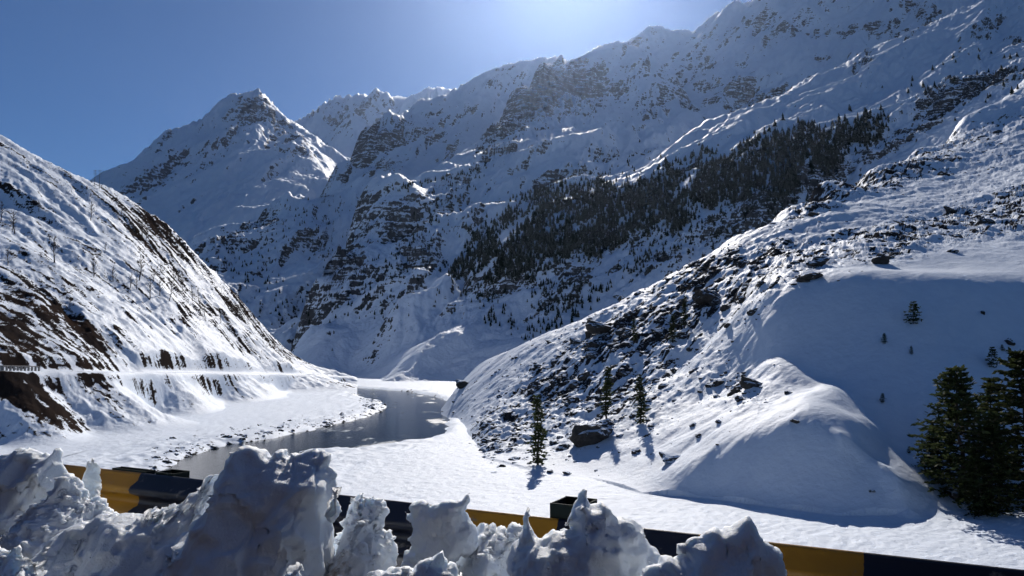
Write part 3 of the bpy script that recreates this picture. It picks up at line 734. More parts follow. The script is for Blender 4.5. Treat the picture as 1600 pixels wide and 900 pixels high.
# scattered trees: on the open upper slope, along the central mountain's ribs and the spur's foot
for x0, y0, x1, y1, w, n, h in ((1180, 205, 1390, 170, 12, 16, 12), (1400, 150, 1600, 90, 25, 26, 11), (1420, 200, 1600, 130, 20, 20, 9), (600, 300, 760, 265, 6, 60, 9), (640, 370, 760, 270, 20, 50, 9), (330, 430, 480, 330, 35, 110, 8),
                                (350, 400, 470, 500, 35, 80, 8), (480, 400, 560, 330, 30, 20, 7), (560, 470, 700, 400, 40, 70, 6), (600, 430, 680, 350, 25, 40, 7), (500, 500, 600, 420, 30, 30, 6), (980, 300, 1090, 250, 14, 50, 10), (820, 300, 1000, 250, 25, 50, 8)):
    for k in range(n):
        u = rng.random(); x, y = x0 + u * (x1 - x0) + rng.normal() * w * .5, y0 + u * (y1 - y0) + rng.normal() * w * .6
        p = visible(x, y, ('mountainside_wooded', 'mountain_crag', 'mountain_spur', 'hillside_bouldery', 'hillside_gullied'))
        if p is not None and p.y > 640: spots.append((p, h * rng.uniform(0.6, 1.25)))
spots.sort(key=lambda s: -s[1] / s[0].y)
for i, (p, h) in enumerate(spots[:300]):
    o = link('mountain_pine', FAR_ME[i % 5], loc=(p.x, p.y, p.z - 0.05 * h)); o.scale = (h * 1.35, h * 1.35, h); o.rotation_euler = (0, 0, rng.uniform(0, 6.28))
    tag(o, 'small dark pine in the wood across the far mountainside', 'tree', 'pines of the far mountainside wood')
g = Geo()
for i, (p, h) in enumerate(spots[300:]):
    V, F = FARV[i % 5]; a = rng.uniform(0, 6.28); c, s_ = math.cos(a), math.sin(a)
    W = np.c_[(V[:, 0] * c - V[:, 1] * s_) * 1.35, (V[:, 0] * s_ + V[:, 1] * c) * 1.35, V[:, 2] - 0.05] * h
    g.add(W + np.array(p), F)
link('distant_forest', g.mesh('distant_forest', m_needle_far, False), kind='stuff', label='dark pine forest covering the far mountainside')

# ------------------------------------------------------------------ leafless trees on the left hill
def bare_tree(seed):
    r = np.random.default_rng(seed); t = Geo(); b = Geo()
    top = 1.0; z = np.linspace(-0.05, top, 7); w = np.cumsum(r.normal(size=(7, 2)) * 0.02, 0)
    ax = np.c_[w, z]; t.tube(ax, 0.02 * (1 - (z.clip(0) / top)) + 0.004, 5)
    for k in range(26):
        h = r.uniform(0.18, 0.95); c = np.array([np.interp(h, z, ax[:, 0]), np.interp(h, z, ax[:, 1]), h]); az = r.uniform(0, 6.28)
        ln = (0.34 - 0.22 * h) * r.uniform(0.6, 1.2); d = np.array([math.cos(az) * 0.7, math.sin(az) * 0.7, r.uniform(0.6, 1.1)]); d /= np.linalg.norm(d)
        e = c + d * ln; b.tube([c, c + d * ln * .5 + r.normal(size=3) * .012, e], [0.008, 0.006, 0.003], 3)
        for q in range(3):
            s_ = r.uniform(.4, 1); f = c + d * ln * s_; dd = d + r.normal(size=3) * .5; b.tube([f, f + dd / np.linalg.norm(dd) * ln * .45], [0.005, 0.0025], 3)
    return t.mesh('bare_trunk', m_twig), b.mesh('bare_branches', m_twig)
BARE = [bare_tree(30 + k) for k in range(4)]
for i, (px, py, hp) in enumerate([(84, 410, 42), (146, 432, 34), (142, 345, 30), (218, 438, 40), (236, 468, 36), (208, 365, 26), (222, 372, 30), (176, 440, 26), (24, 366, 36), (20, 362, 24), (2, 345, 30), (250, 462, 30), (266, 470, 26), (300, 470, 22), (312, 492, 26),
                                  (205, 450, 24), (213, 452, 22), (228, 374, 22), (310, 470, 20), (285, 455, 22), (320, 500, 24), (190, 335, 16), (60, 330, 16), (110, 480, 18), (345, 505, 20), (240, 440, 20), (165, 395, 16), (12, 415, 30), (40, 450, 16), (272, 440, 18)]):
    p = on_land('hillside_gullied', px, py)
    if p is None: continue
    H = hp * p.y / FPX
    o = empty('bare_tree', p, rng.uniform(0, 6.28), H); link('trunk', BARE[i % 4][0], o); link('branches', BARE[i % 4][1], o)
    tag(o, 'leafless thin grey tree standing on the snowy gullied hillside', 'tree', 'leafless trees on the gullied hillside')

# low scrub along the hill's edge: twigs nobody could count
g = Geo(); sv = Geo()
for k in range(420):
    u = rng.random() ** 0.8; px = 10 + 440 * u; py = np.interp(px, [0, 150, 250, 330, 400, 450], [216, 291, 352, 428, 496, 549]) + abs(rng.normal()) * (26 if px < 300 else 14) + 3
    p = on_land('hillside_gullied', px, py)
    if p is None: continue
    for q in range(5):
        d = rng.normal(size=3) * 0.5; d[2] = abs(d[2]) + 0.8; h = rng.uniform(0.5, 1.7)
        c = np.array(p) + rng.normal(size=3) * (0.8, 0.8, 0.05); g.tube([c, c + d * h * .5, c + d * h * .9 + rng.normal(size=3) * .2], [0.06, 0.045, 0.02], 3)
link('hill_scrub', g.mesh('hill_scrub', m_twig), kind='stuff', label='low leafless scrub along the hill crest')

# ------------------------------------------------------------------ pylon on the ridge and barrier of the far road
M = NT('weathered_steel'); M.b.inputs['Base Color'].default_value = (0.09, 0.09, 0.1, 1); M.b.inputs['Metallic'].default_value = 0.6; M.b.inputs['Roughness'].default_value = 0.5
m_steel = M.m
p = on_land('hillside_gullied', 152, 294)
root = tag(empty('power_pylon', p), 'twin pole power pylon with crossarms standing on the hill ridge against the sky', 'pylon')
for x in (-1.7, 1.7):
    g = Geo(); g.tube([(x, 0, -1), (x, 0, 13.5)], [0.2, 0.13], 6); link('pole', g.mesh('pole', m_steel), root)
    for z in (13.2, 12.0, 10.6):
        g = Geo(); g.box((x, 0, z), (1.45, 0.1, 0.1)); link('crossarm', g.mesh('crossarm', m_steel, False), root)
g = Geo(); g.tube([(-1.7, 0, 8.8), (1.7, 0, 10.4)], [0.07, 0.07], 4); g.tube([(-1.7, 0, 10.4), (1.7, 0, 8.8)], [0.07, 0.07], 4); link('brace', g.mesh('brace', m_steel), root)

M = NT('old_concrete'); M.link(M.mix(M.noise(2, 4, 0.6, M.pos()), (0.16, 0.155, 0.15), (0.32, 0.31, 0.30)), M.b.inputs['Base Color']); M.b.inputs['Roughness'].default_value = 0.9
m_conc = M.m
a0, a1 = ROAD[0], ROAD[2]
root = tag(empty('roadside_parapet', a0), 'row of grey parapet posts and rail along the cut road across the river', 'barrier')
off = Vector((0.75, -0.66, 0)) * 3.0
pts = [Vector(ROAD[0]).lerp(ROAD[1], u) for u in np.arange(0, 1, 0.034)] + [Vector(ROAD[1]).lerp(ROAD[2], u) for u in np.arange(0, 0.35, 0.034)]
g = Geo(); g.box((0, 0, 0.45), (0.25, 0.25, 0.75)); me_post = g.mesh('parapet_post', m_conc, False)
for q in pts:
    link('post', me_post, root, loc=q + off - a0)
g = Geo(); ln = [np.array(q + off - a0) + (0, 0, 1.25) for q in pts]; g.tube(ln, [0.16] * len(ln), 4); link('rail', g.mesh('parapet_rail', m_conc, False), root)

# ------------------------------------------------------------------ boulders
def rock_mesh(seed, sub=2):
    import bmesh
    bm = bmesh.new(); bmesh.ops.create_icosphere(bm, subdivisions=sub, radius=1.0)
    V = np.array([v.co for v in bm.verts]); F = np.array([[v.index for v in f.verts] for f in bm.faces]); bm.free()
    r = np.random.default_rng(seed)
    for k in range(9):
        d = r.normal(size=3); d /= np.linalg.norm(d); lim = r.uniform(0.45, 0.85)
        s_ = V @ d; V = V - np.outer(np.clip(s_ - lim, 0, None) * 0.92, d)
    V = V * (r.uniform(0.8, 1.3), r.uniform(0.8, 1.2), r.uniform(0.55, 0.9)) * (1 + (0.28 if sub > 1 else 0.1) * fbm3(V * 1.7 + seed, 4, seed, 0.6)[:, None])
    return V, F
M = NT('snowy_stone'); P = M.pos(); geo = M.new('NewGeometry'); sep = M.new('SeparateXYZ'); M.link(geo.outputs['Normal'], sep.inputs[0])
nz = M.math('ADD', sep.outputs[2], M.math('MULTIPLY', M.math('SUBTRACT', M.noise(1.6, 4, 0.6, P), 0.5), 0.7))
st = M.mix(M.noise(1.1, 5, 0.65, P), (0.018, 0.018, 0.02), (0.085, 0.078, 0.07))
M.link(M.mix(M.rng(nz, 0.66, 0.84), st, SNOW), M.b.inputs['Base Color']); M.b.inputs['Roughness'].default_value = 0.8; M.b.inputs['Specular IOR Level'].default_value = 0.04
M.bump(M.noise(3.5, 5, 0.65, P), 0.6, 0.15); m_stone = M.m
ROCKS = [rock_mesh(100 + k, 3) for k in range(7)]; SMALL = [rock_mesh(200 + k, 1) for k in range(6)]
ROCK_ME = [mesh_np('boulder', V, F, m_stone, False) for V, F in ROCKS]
def boulder(p, s, label, group=None, k=None, flat=1.0):
    o = link('boulder', ROCK_ME[rng.integers(7) if k is None else k], loc=(p[0], p[1], p[2] - 0.12 * s)); o.scale = (s * rng.uniform(.8, 1.2), s * rng.uniform(.8, 1.2), s * flat * rng.uniform(.8, 1.1))
    o.rotation_euler = (rng.uniform(-.4, .4), rng.uniform(-.4, .4), rng.uniform(0, 6.28))
    return tag(o, label, 'boulder', group)
for px, py, w, lab in ((925, 690, 46, 'largest dark boulder with snow on top, below the narrow spruce'), (1046, 722, 30, 'dark jagged boulder at the foot of the stony slope shading the flat snow'), (722, 604, 20, 'dark outcrop boulder at the tip of the stony slope by the river bend'),
                       (1240, 660, 11, 'single dark boulder on the lit drift ridge'), (1363, 769, 8, 'small lone stone low on the shaded drift face'), (1268, 436, 24, 'dark boulder on the rim of the snow bowl'), (1495, 775, 26, 'snow streaked stone at the foot of the tall broad pine'),
                       (1578, 537, 14, 'flat dark stone high in the snow bowl by the picture edge'), (1535, 490, 9, 'flat stone alone in the upper snow bowl'), (1105, 470, 34, 'wide dark boulder below the crest of the stony slope'), (940, 520, 34, 'dark boulder on the middle of the stony crest line'),
                       (1280, 415, 22, 'dark boulder with a hollow of snow near the bowl rim'), (1380, 412, 22, 'dark boulder on the shelf above the bowl')):
    p = ground_right(px, py); boulder(p + Vector((0, 0, 0.25 * w * p.y / FPX)), w * p.y / FPX * 0.66, lab)
p = at(513, 664, z=FLOOR - 0.9); boulder(p, 2.4, 'round dark boulder standing in the river by its left bank', k=1)
p = at(668, 612, z=FLOOR - 0.5); boulder(p, 6.0, 'low dark islet stone in the far bend of the river', k=2, flat=0.4)
X, Y, Z = LANDS['hillside_bouldery']; PX, PY = _vis['hillside_bouldery'] if 'hillside_bouldery' in _vis else to_px(X, Y, Z)
wgt = (np.clip(stony, 0, 1) ** 1.5 * (1 - bowl) * smooth(-0.05, 0.3, n1 + 0.4 * n2 + 0.05) * (PY < 780) * (PX < 1640)).ravel()
cand = rng.choice(wgt.size, 6000, replace=False, p=wgt / wgt.sum())
pos = np.stack([X.ravel()[cand], Y.ravel()[cand], Z.ravel()[cand]], -1)
size = np.exp(rng.normal(-0.95, 0.7, len(cand))).clip(0.2, 2.6) * (1 + 0.0012 * (pos[:, 1] - 150).clip(0))
order = np.argsort(-size / pos[:, 1])
for i in order[:225]:
    if PY.ravel()[cand[i]] < 425 and PX.ravel()[cand[i]] > 1190: boulder(pos[i], size[i], 'dark boulder poking through the snow of the upper hill shelf', 'boulders of the upper shelf')
    else: boulder(pos[i], size[i], 'dark snow capped boulder among many on the stony slope', 'boulders of the stony slope')
g = Geo()
def scatter(g, P, S):
    for p, s_ in zip(P, S):
        V, F = SMALL[rng.integers(6)]; a = rng.uniform(0, 6.28); c, q = math.cos(a), math.sin(a)
        W = np.c_[V[:, 0] * c - V[:, 1] * q, V[:, 0] * q + V[:, 1] * c, V[:, 2]] * s_ * rng.uniform(.7, 1.3, 3)
        g.add(W + p - (0, 0, 0.15 * s_), F)
scatter(g, pos[order[225:]], size[order[225:]])
link('scree', g.mesh('scree', m_stone, False), kind='stuff', label='loose dark stones strewn over the snowy slope')
# river bank stones
bank = []
for k in range(900):
    u = rng.random(); px = 235 + 370 * u; py = np.interp(px, [235, 300, 352, 430, 500, 560, 604], [735, 706, 690, 680, 664, 651, 634]) - abs(rng.normal()) * np.interp(px, [235, 604], [16, 7]) + 3
    if pnoise(np.array(px / 24.0), np.array(py / 9.0), 3) < -0.05: continue
    p = at(px, py, z=FLOOR - 0.1); p.z = height_at('valley_floor', p.x, p.y)
    bank.append((p, float(np.exp(rng.normal(-0.75, 0.5)))))
for px, py in [(560 + 40 * rng.random(), 622 + 18 * rng.random()) for _ in range(60)]:
    p = at(px, py, z=FLOOR); p.z = max(height_at('valley_floor', p.x, p.y), FLOOR - 0.9); bank.append((p, rng.uniform(.5, 1.6)))
bank.sort(key=lambda b: -b[1] / b[0].y)
for p, s_ in bank[:58]: boulder(p, s_, 'dark stone among many along the snowy river bank', 'stones of the river bank')
g = Geo(); scatter(g, [np.array(p) for p, _ in bank[58:]], [s_ * .9 for _, s_ in bank[58:]])
link('bank_shingle', g.mesh('bank_shingle', m_stone, False), kind='stuff', label='small dark stones along the river bank')

# ------------------------------------------------------------------ foreground: road edge, guardrail, ploughed snow
def surface_nets(f, org, h):
    """triangle-free dual surface of a sampled field"""
    s_ = f < 0; nx, ny, nz = f.shape
    c = np.zeros((nx - 1, ny - 1, nz - 1, 3)); cnt = np.zeros((nx - 1, ny - 1, nz - 1))
    corners = [(i, j, k) for i in (0, 1) for j in (0, 1) for k in (0, 1)]
    sl = lambda o: tuple(slice(q, n - 1 + q) for q, n in zip(o, (nx, ny, nz)))
    for a in corners:
        for ax in range(3):
            if a[ax]: continue
            b = list(a); b[ax] = 1
            fa, fb = f[sl(a)], f[sl(b)]; m = (fa < 0) != (fb < 0)
            t = np.where(m, fa / np.where(m, fa - fb, 1), 0)
            for q in range(3): c[..., q] += m * (a[q] + (t if q == ax else 0))
            cnt += m
    act = cnt > 0; idx = -np.ones(act.shape, int); idx[act] = np.arange(act.sum())
    V = (np.argwhere(act) + c[act] / cnt[act][:, None]) * h + org
    F = []
    for ax in range(3):
        A = [slice(None)] * 3; B = [slice(None)] * 3; A[ax] = slice(0, -1); B[ax] = slice(1, None)
        sa, sb = s_[tuple(A)], s_[tuple(B)]
        e = np.argwhere(sa != sb); flip = sb[tuple(e.T)]
        o1, o2 = [q for q in range(3) if q != ax]
        ok = (e[:, o1] > 0) & (e[:, o2] > 0) & (e[:, o1] < f.shape[o1] - 1) & (e[:, o2] < f.shape[o2] - 1); e, flip = e[ok], flip[ok]
        d1 = np.zeros(3, int); d1[o1] = 1; d2 = np.zeros(3, int); d2[o2] = 1
        q = np.stack([idx[tuple((e - d1 - d2).T)], idx[tuple((e - d2).T)], idx[tuple(e.T)], idx[tuple((e - d1).T)]], 1)
        if ax == 1: flip = ~flip
        q[flip] = q[flip][:, ::-1]; F.append(q)
    return V, np.concatenate(F)

M = NT('ploughed_snow'); P = M.pos()
n = M.noise(3.0, 4, 0.6, P)
dirt = M.math('MULTIPLY', M.rng(M.noise(5.0, 6, 0.7, P), 0.55, 0.75), M.attr('dirt'))
M.link(M.mix(dirt, M.mix(M.rng(n, 0.35, 0.65), (0.80, 0.86, 0.93), (0.76, 0.82, 0.89)), (0.36, 0.30, 0.25)), M.b.inputs['Base Color'])
M.b.inputs['Roughness'].default_value = 0.55; M.b.inputs['Specular IOR Level'].default_value = 0.25
M.b.inputs['Subsurface Weight'].default_value = 0.65; M.b.inputs['Subsurface Radius'].default_value = (0.023, 0.025, 0.028); M.b.inputs['Subsurface Scale'].default_value = 1.0
M.bump(M.math('ADD', M.noise(28, 5, 0.6, P), M.math('MULTIPLY', M.noise(120, 4, 0.7, P), 0.6)), 0.55, 0.014)
m_plough = M.m

# ploughed road the viewer stands on
M = NT('wet_asphalt'); P = M.pos()
slush = M.rng(M.noise(0.9, 6, 0.65, P), 0.6, 0.72)
M.link(M.mix(slush, M.mix(M.noise(40, 3, 0.6, P), (0.03, 0.03, 0.032), (0.06, 0.058, 0.056)), (0.35, 0.36, 0.38)), M.b.inputs['Base Color']); M.b.inputs['Roughness'].default_value = 0.8
M.bump(M.noise(60, 3, 0.6, P), 0.4, 0.01)
xs, ys = np.linspace(-14, 14, 90), np.linspace(-8, 13, 80)
XX, YY = np.meshgrid(xs, ys)
ZZ = -1.45 - 0.78 * np.clip(YY + 0.5 * XX - 4.6, 0, 40) + 0.02 * fbm(XX, YY, 3, 3) - 0.15 * (YY > 11)
link('road', mesh_np('road', np.stack([XX, YY, ZZ], -1).reshape(-1, 3), grid_faces(*XX.shape), M.m), kind='structure')

# unseen dark slope added behind the viewer to keep sky light off the snow
xs, ys = np.linspace(-70, 70, 90), np.linspace(-3.2, -60, 60)
XX, YY = np.meshgrid(xs, ys)
ZZ = -1.5 + 1.15 * (-YY - 3.2) * smooth(-2.6, -6, YY) + 1.6 * fbm(XX / 9, YY / 9, 5, 3, 0.6) * smooth(-3, -9, YY)
me = mesh_np('sky_blocking_slope', np.stack([XX, YY, ZZ], -1).reshape(-1, 3), grid_faces(*XX.shape), m_left); add_attr(me, 'rock', 1.0 + 0.4 * fbm(XX / 6, YY / 6, 4, 8).ravel()); add_attr(me, 'soil', np.full(XX.size, 0.5))
link('sky_blocking_slope', me, kind='structure')

# guardrail: W-profile beam in yellow and black bands, posts behind it
RP, RD = np.array([-2.32, 4.58]), np.array([0.8893, -0.4573]); RN = np.array([-0.4573, -0.8893]); RTOP = -0.71
def rail_u(px): a = (px - 800) / (FPX * CP * 1.0); return (a * RP[1] - RP[0]) / (RD[0] - a * RD[1])
def rail_pt(u, w, z): return np.array([*(RP + RD * u + RN * w), z])
M = NT('rail_paint'); P = M.new('TexCoord').outputs['Object']; sep = M.new('SeparateXYZ'); M.link(P, sep.inputs[0])
wear = M.noise(9, 6, 0.7, M.pos())
ramp = M.new('ValToRGB'); ramp.color_ramp.interpolation = 'CONSTANT'
bands = [(-4.0, 0), (-1.95, 1), (-1.25, 0), (-0.555, 1), (0.155, 0), (0.85, 1), (1.55, 0), (2.237, 1), (2.83, 0), (3.39, 1), (3.985, 0), (4.6, 1), (5.2, 0)]
U0, U1 = -4.0, 6.0
el = ramp.color_ramp.elements
for k, (u, c) in enumerate(bands):
    e = el[k] if k < 2 else el.new((u - U0) / (U1 - U0))
    e.position = (u - U0) / (U1 - U0); e.color = (0.33, 0.165, 0.01, 1) if c else (0.008, 0.010, 0.022, 1)
edge = M.math('ADD', sep.outputs[0], M.math('MULTIPLY', M.math('SUBTRACT', M.noise(14, 3, 0.6, M.pos()), 0.5), 0.03))
M.link(M.rng(edge, U0, U1, 0, 1, False), ramp.inputs[0])
M.link(M.mix(M.rng(wear, 0.58, 0.7), ramp.outputs[0], (0.16, 0.15, 0.14)), M.b.inputs['Base Color'])
M.b.inputs['Roughness'].default_value = 0.42
M.bump(wear, 0.15, 0.01)
prof = [(0, 0.0), (-0.012, 0.012), (-0.04, 0.02), (-0.068, 0.07), (-0.085, 0.08), (-0.105, 0.076), (-0.13, 0.018), (-0.155, 0.01), (-0.18, 0.018), (-0.205, 0.076), (-0.225, 0.08), (-0.242, 0.07), (-0.27, 0.02), (-0.298, 0.012), (-0.31, 0)]
prof = prof + [(z, w - 0.004) for z, w in prof[::-1]]
us = np.linspace(U0, U1, 81); k = len(prof)
V = np.array([(u, -w, z) for u in us for z, w in prof])
F = [(i * k + j, (i + 1) * k + j, (i + 1) * k + (j + 1) % k, i * k + (j + 1) % k) for i in range(80) for j in range(k)]
rail = empty('guardrail', (RP[0], RP[1], RTOP), math.atan2(RD[1], RD[0]))
tag(rail, 'yellow and black banded steel guardrail behind the ploughed snow', 'guardrail')
link('beam', mesh_np('beam', V, F, M.m), rail)
M = NT('post_steel'); M.link(M.mix(M.noise(12, 5, 0.6, M.pos()), (0.009, 0.017, 0.018), (0.02, 0.03, 0.03)), M.b.inputs['Base Color']); M.b.inputs['Specular IOR Level'].default_value = 0.15; M.b.inputs['Roughness'].default_value = 0.8
m_post = M.m
def channel(name, u, zt, zb, w, dep, y0, open_back=False):
    g = Geo(); t = 0.006; h = (zt - zb) / 2; zc = (zt + zb) / 2
    g.box((u, y0 + t / 2, zc), (w / 2, t / 2, h)); g.box((u - w / 2 + t / 2, y0 + dep / 2 + t, zc - .001), (t / 2, dep / 2, h)); g.box((u + w / 2 - t / 2, y0 + dep / 2 + t, zc - .001), (t / 2, dep / 2, h))
    g.box((u, y0 + dep + 1.6 * t, zc + .001), (w / 2, t / 2, h))
    return link(name, g.mesh(name, m_post, False), rail)
channel('post', 2.86, 0.06, -1.1, 0.15, 0.16, 0.012)
channel('post', 0.36, 0.012, -1.1, 0.15, 0.1, 0.012)
channel('spacer_block', 0.05, 0.008, -0.33, 0.3, 0.05, 0.012)
channel('post', 5.4, 0.075, -1.1, 0.15, 0.16, 0.012)
g = Geo(); th = np.arange(8) * math.pi / 4
for u in (2.56, 2.80):
    g.tube([(u, -0.012, -0.155), (u, -0.035, -0.155)], [0.018, 0.016], 8)
link('bolt', g.mesh('bolt', m_post, False), rail)

# the bank itself
pxs = [-150, 0, 100, 200, 300, 400, 560, 700, 850, 1000, 1150, 1250, 1400, 1700]
top = [850, 835, 835, 838, 850, 850, 880, 890, 885, 890, 905, 950, 1060, 1180]
def rail_y(px): return float(RP[1] + RD[1] * rail_u(px))
pts, cr = [], []
for px, py in zip(pxs, top):
    d = rail_y(px) - 0.35; cr.append((px, py, d))
    a, t = slopes(px, py); z = t * d
    for q, zz in ((0.86, z - 0.22), (0.7, z - 0.55), (0.52, -1.5), (0.4, -1.55)):
        tt = max(zz, -1.55) / (d * q); P_ = 450 - FPX * (tt * CP - SP) / (CP + tt * SP); pts.append((px, P_, d * q))
land = Land(pts, cr, back=1.0)
X, Y, Z = land.grid([(-150, 1.9, 5.6), (400, 1.6, 4.3), (900, 1.2, 3.5), (1250, 1.1, 3.0), (1700, 0.9, 2.6)], 420, 170, cd=200)
Pn = np.stack([X, Y, Z], -1).reshape(-1, 3)
Z = Z + (0.05 * fbm3(Pn * 4, 4, 5, 0.55) + 0.02 * np.abs(fbm3(Pn * 14, 3, 9))).reshape(Z.shape)
me = mesh_np('snow_bank', np.stack([X, Y, Z], -1).reshape(-1, 3), grid_faces(*X.shape), m_plough)
add_attr(me, 'dirt', np.clip(blobs(*to_px(X, Y, Z), [(570, 870, 60, 40, 0, 0.9), (770, 850, 50, 30, 0, 0.8), (150, 820, 60, 30, 0, 0.3)]), 0, 1))
link('snow_bank', me, kind='structure')

CHUNK = {}
def chunk(key, poly, d, T, label, rr=0.12, lean=0.0, bend=0.0, amp=(0.017, 0.005, 0.002), h=0.011, crumb=0.0, dirt=0.0, seed=0, base=0.0, facets=15):
    """a lump of snow: its outline seen square-on at distance d, T metres half thick, edges rounded over rr"""
    Q = np.array([[slopes(x, y)[0] * d, slopes(x, y)[1] * d] for x, y in poly])
    c = Q.mean(0); lo_, hi_ = Q.min(0) - 0.04, Q.max(0) + 0.04
    lo_[1] = max(lo_[1], -1.35)
    Tm = T * (1 + base) + abs(bend) + 0.05
    nx, nz, ny = [int(math.ceil(q / h)) + 2 for q in (hi_[0] - lo_[0], hi_[1] - lo_[1], 2 * Tm)]
    gx_ = lo_[0] + h * np.arange(nx); gz_ = lo_[1] + h * np.arange(nz); gy_ = -Tm + h * np.arange(ny)
    UU, VV = np.meshgrid(gx_, gz_, indexing='ij')
    s2 = inside_dist(UU + 0.022 * fbm(UU * 11, VV * 11, 4, seed, 0.6), VV + 0.022 * fbm(UU * 11, VV * 11, 4, seed + 50, 0.6) + 0.02 * np.abs(fbm(UU * 26, VV * 6, 3, seed + 70, 0.6)), Q)
    th = T * (1 + base * np.clip((hi_[1] - VV) / (hi_[1] - lo_[1]), 0, 1)) * np.clip(-s2 / rr, 0, 1) ** 0.38 * (1 + 0.2 * fbm(UU * 4, VV * 4, 3, seed + 3))
    mid = bend * np.sin((UU - c[0]) * 6 + seed) + 0.06 * fbm(UU * 4, VV * 4, 2, seed + 4) * min(1, T * 6)
    f = np.where(s2[..., None] < 0, np.where(gy_ > mid[..., None], gy_ - mid[..., None] - 0.35 * th[..., None], mid[..., None] - gy_ - th[..., None]), s2[..., None] + np.abs(gy_ - mid[..., None]))
    V, F = surface_nets(f, np.array([lo_[0], lo_[1], -Tm]), h)
    V = V[:, [0, 2, 1]]                            # (x, depth, z)
    V[:, 1] += d + lean * (V[:, 2] - lo_[1])
    me = mesh_np(key, V, F[:, ::-1], m_plough)
    N = np.zeros(len(V) * 3, np.float32); me.vertex_normals.foreach_get('vector', N); N = N.reshape(-1, 3)
    disp = amp[0] * (0.6 * fbm3(V * 3.2, 2, seed, 0.4) + 0.7 - 1.6 * np.abs(fbm3(V * 6.5, 2, seed + 5, 0.45))) + amp[1] * (0.5 - 1.4 * np.abs(fbm3(V * 16, 3, seed + 20, 0.6))) + amp[2] * fbm3(V * 60, 2, seed + 40)
    if crumb: disp = disp + crumb * (0.75 - np.abs(fbm3(V * 18, 3, seed + 60, 0.6)) * 1.2 - 0.9 * np.abs(fbm3(V * 60, 2, seed + 61)))
    V = V + N * disp[:, None]
    rf = np.random.default_rng(seed + 500); fr = np.nonzero((N[:, 1] < 0.1) & (V[:, 2] > V[:, 2].min() + 0.1))[0]
    for q in range(facets):                        # broken faces: slices planed off the lump
        i = rf.choice(fr); nn = N[i] + rf.normal(size=3) * 0.45; nn /= np.linalg.norm(nn); Rr = rf.uniform(0.08, 0.26) * min(1, 6 * T + 0.3)
        ds = np.linalg.norm(V - V[i], axis=1); sd_ = (V - V[i]) @ nn + rf.uniform(0.004, 0.03) * min(1, 8 * T)
        V = V - (np.clip(sd_, 0, 0.022 * min(1, 8 * T)) * smooth(Rr, Rr * 0.86, ds) * (N @ nn > 0.25))[:, None] * nn
    o0 = np.array([c[0], d, V[:, 2].min()])
    me.vertices.foreach_set('co', np.ascontiguousarray(V - o0, np.float32).ravel()); me.update()
    add_attr(me, 'dirt', np.full(len(V), dirt)); CHUNK[key] = (V, N)
    return tag(link('snow_chunk', me, loc=o0), label, 'snow chunk', 'ploughed snow chunks')

chunk('a', [(-90, 722), (-20, 716), (12, 709), (38, 700), (46, 705), (53, 713), (61, 704), (69, 712), (81, 703), (92, 715), (100, 735), (97, 760), (85, 790), (70, 830), (60, 870), (40, 960), (-90, 960)], 4.1, 0.12,
      'jagged blue shaded snow block at the far end of the bank', 0.14, 0.08, seed=1, base=3.0)
chunk('b', [(20, 830), (60, 792), (76, 762), (96, 748), (106, 765), (122, 775), (150, 790), (162, 800), (186, 812), (204, 830), (200, 880), (80, 930), (0, 930)], 3.75, 0.14, 'crumbly sunlit heap of snow beside the jagged blue block', 0.1, 0.08, crumb=0.02, dirt=0.25, seed=2, base=2.5)
chunk('c', [(116, 775), (121, 738), (129, 719), (138, 711), (146, 722), (152, 740), (157, 760), (152, 788), (130, 795)], 4.25, 0.06, 'thin upright flake of icy snow against the guardrail', 0.05, 0.1, amp=(0.008, 0.008, 0.006), h=0.009, dirt=0.4, seed=3)
chunk('d', [(150, 784), (173, 780), (188, 790), (187, 815), (160, 820), (148, 802)], 4.0, 0.1, 'small square lump of snow below the icy flake', 0.05, seed=4, h=0.01)
chunk('e', [(-60, 868), (0, 860), (30, 862), (55, 868), (70, 880), (68, 960), (-60, 960)], 2.7, 0.1, 'low crusted snow ledge in the bottom corner of the picture', 0.1, 0.08, crumb=0.02, seed=5, base=2.5)
chunk('f', [(62, 960), (72, 870), (92, 838), (140, 816), (200, 808), (226, 798), (240, 790), (262, 778), (290, 766), (330, 745), (356, 760), (350, 960)], 3.2, 0.14, 'smooth rounded snow apron leaning on the great block', 0.22, 0.08, seed=6, base=3.0)
chunk('g', [(252, 970), (262, 890), (272, 852), (298, 802), (324, 768), (337, 732), (346, 713), (360, 699), (378, 696), (387, 707), (398, 703), (428, 699), (443, 712), (470, 708), (495, 705), (512, 712), (523, 718), (520, 740), (527, 770), (522, 800), (514, 850), (505, 970)], 2.95, 0.11,
      'greatest snow block, tall and flat faced, in the middle of the bank', 0.08, 0.12, amp=(0.022, 0.005, 0.002), seed=7, base=3.2)
chunk('h', [(512, 775), (526, 752), (537, 768), (534, 792), (522, 812), (510, 800)], 2.85, 0.05, 'thin ear of snow sticking out from the greatest block', 0.05, seed=8, h=0.009, amp=(0.01, 0.008, 0.004))
chunk('i', [(533, 802), (540, 786), (552, 782), (560, 779), (568, 784), (578, 781), (596, 790), (599, 803), (592, 820), (600, 830), (613, 838), (612, 880), (600, 970), (510, 970), (500, 890), (505, 860), (520, 838)], 3.1, 0.1, 'dirty crumbling snow lump right beside the greatest block', 0.08, 0.08, crumb=0.018, dirt=1.0, seed=9, base=2.5)
chunk('j', [(642, 789), (660, 785), (690, 783), (718, 780), (726, 775), (734, 767), (737, 776), (731, 790), (736, 800), (743, 815), (746, 832), (738, 862), (706, 885), (660, 900), (625, 970), (612, 905), (640, 862), (645, 830), (641, 810)], 2.92, 0.04, 'curved snow plate with an upturned horn', 0.07, 0.08, bend=0.05, amp=(0.015, 0.008, 0.004), h=0.01, seed=10, base=2.5)
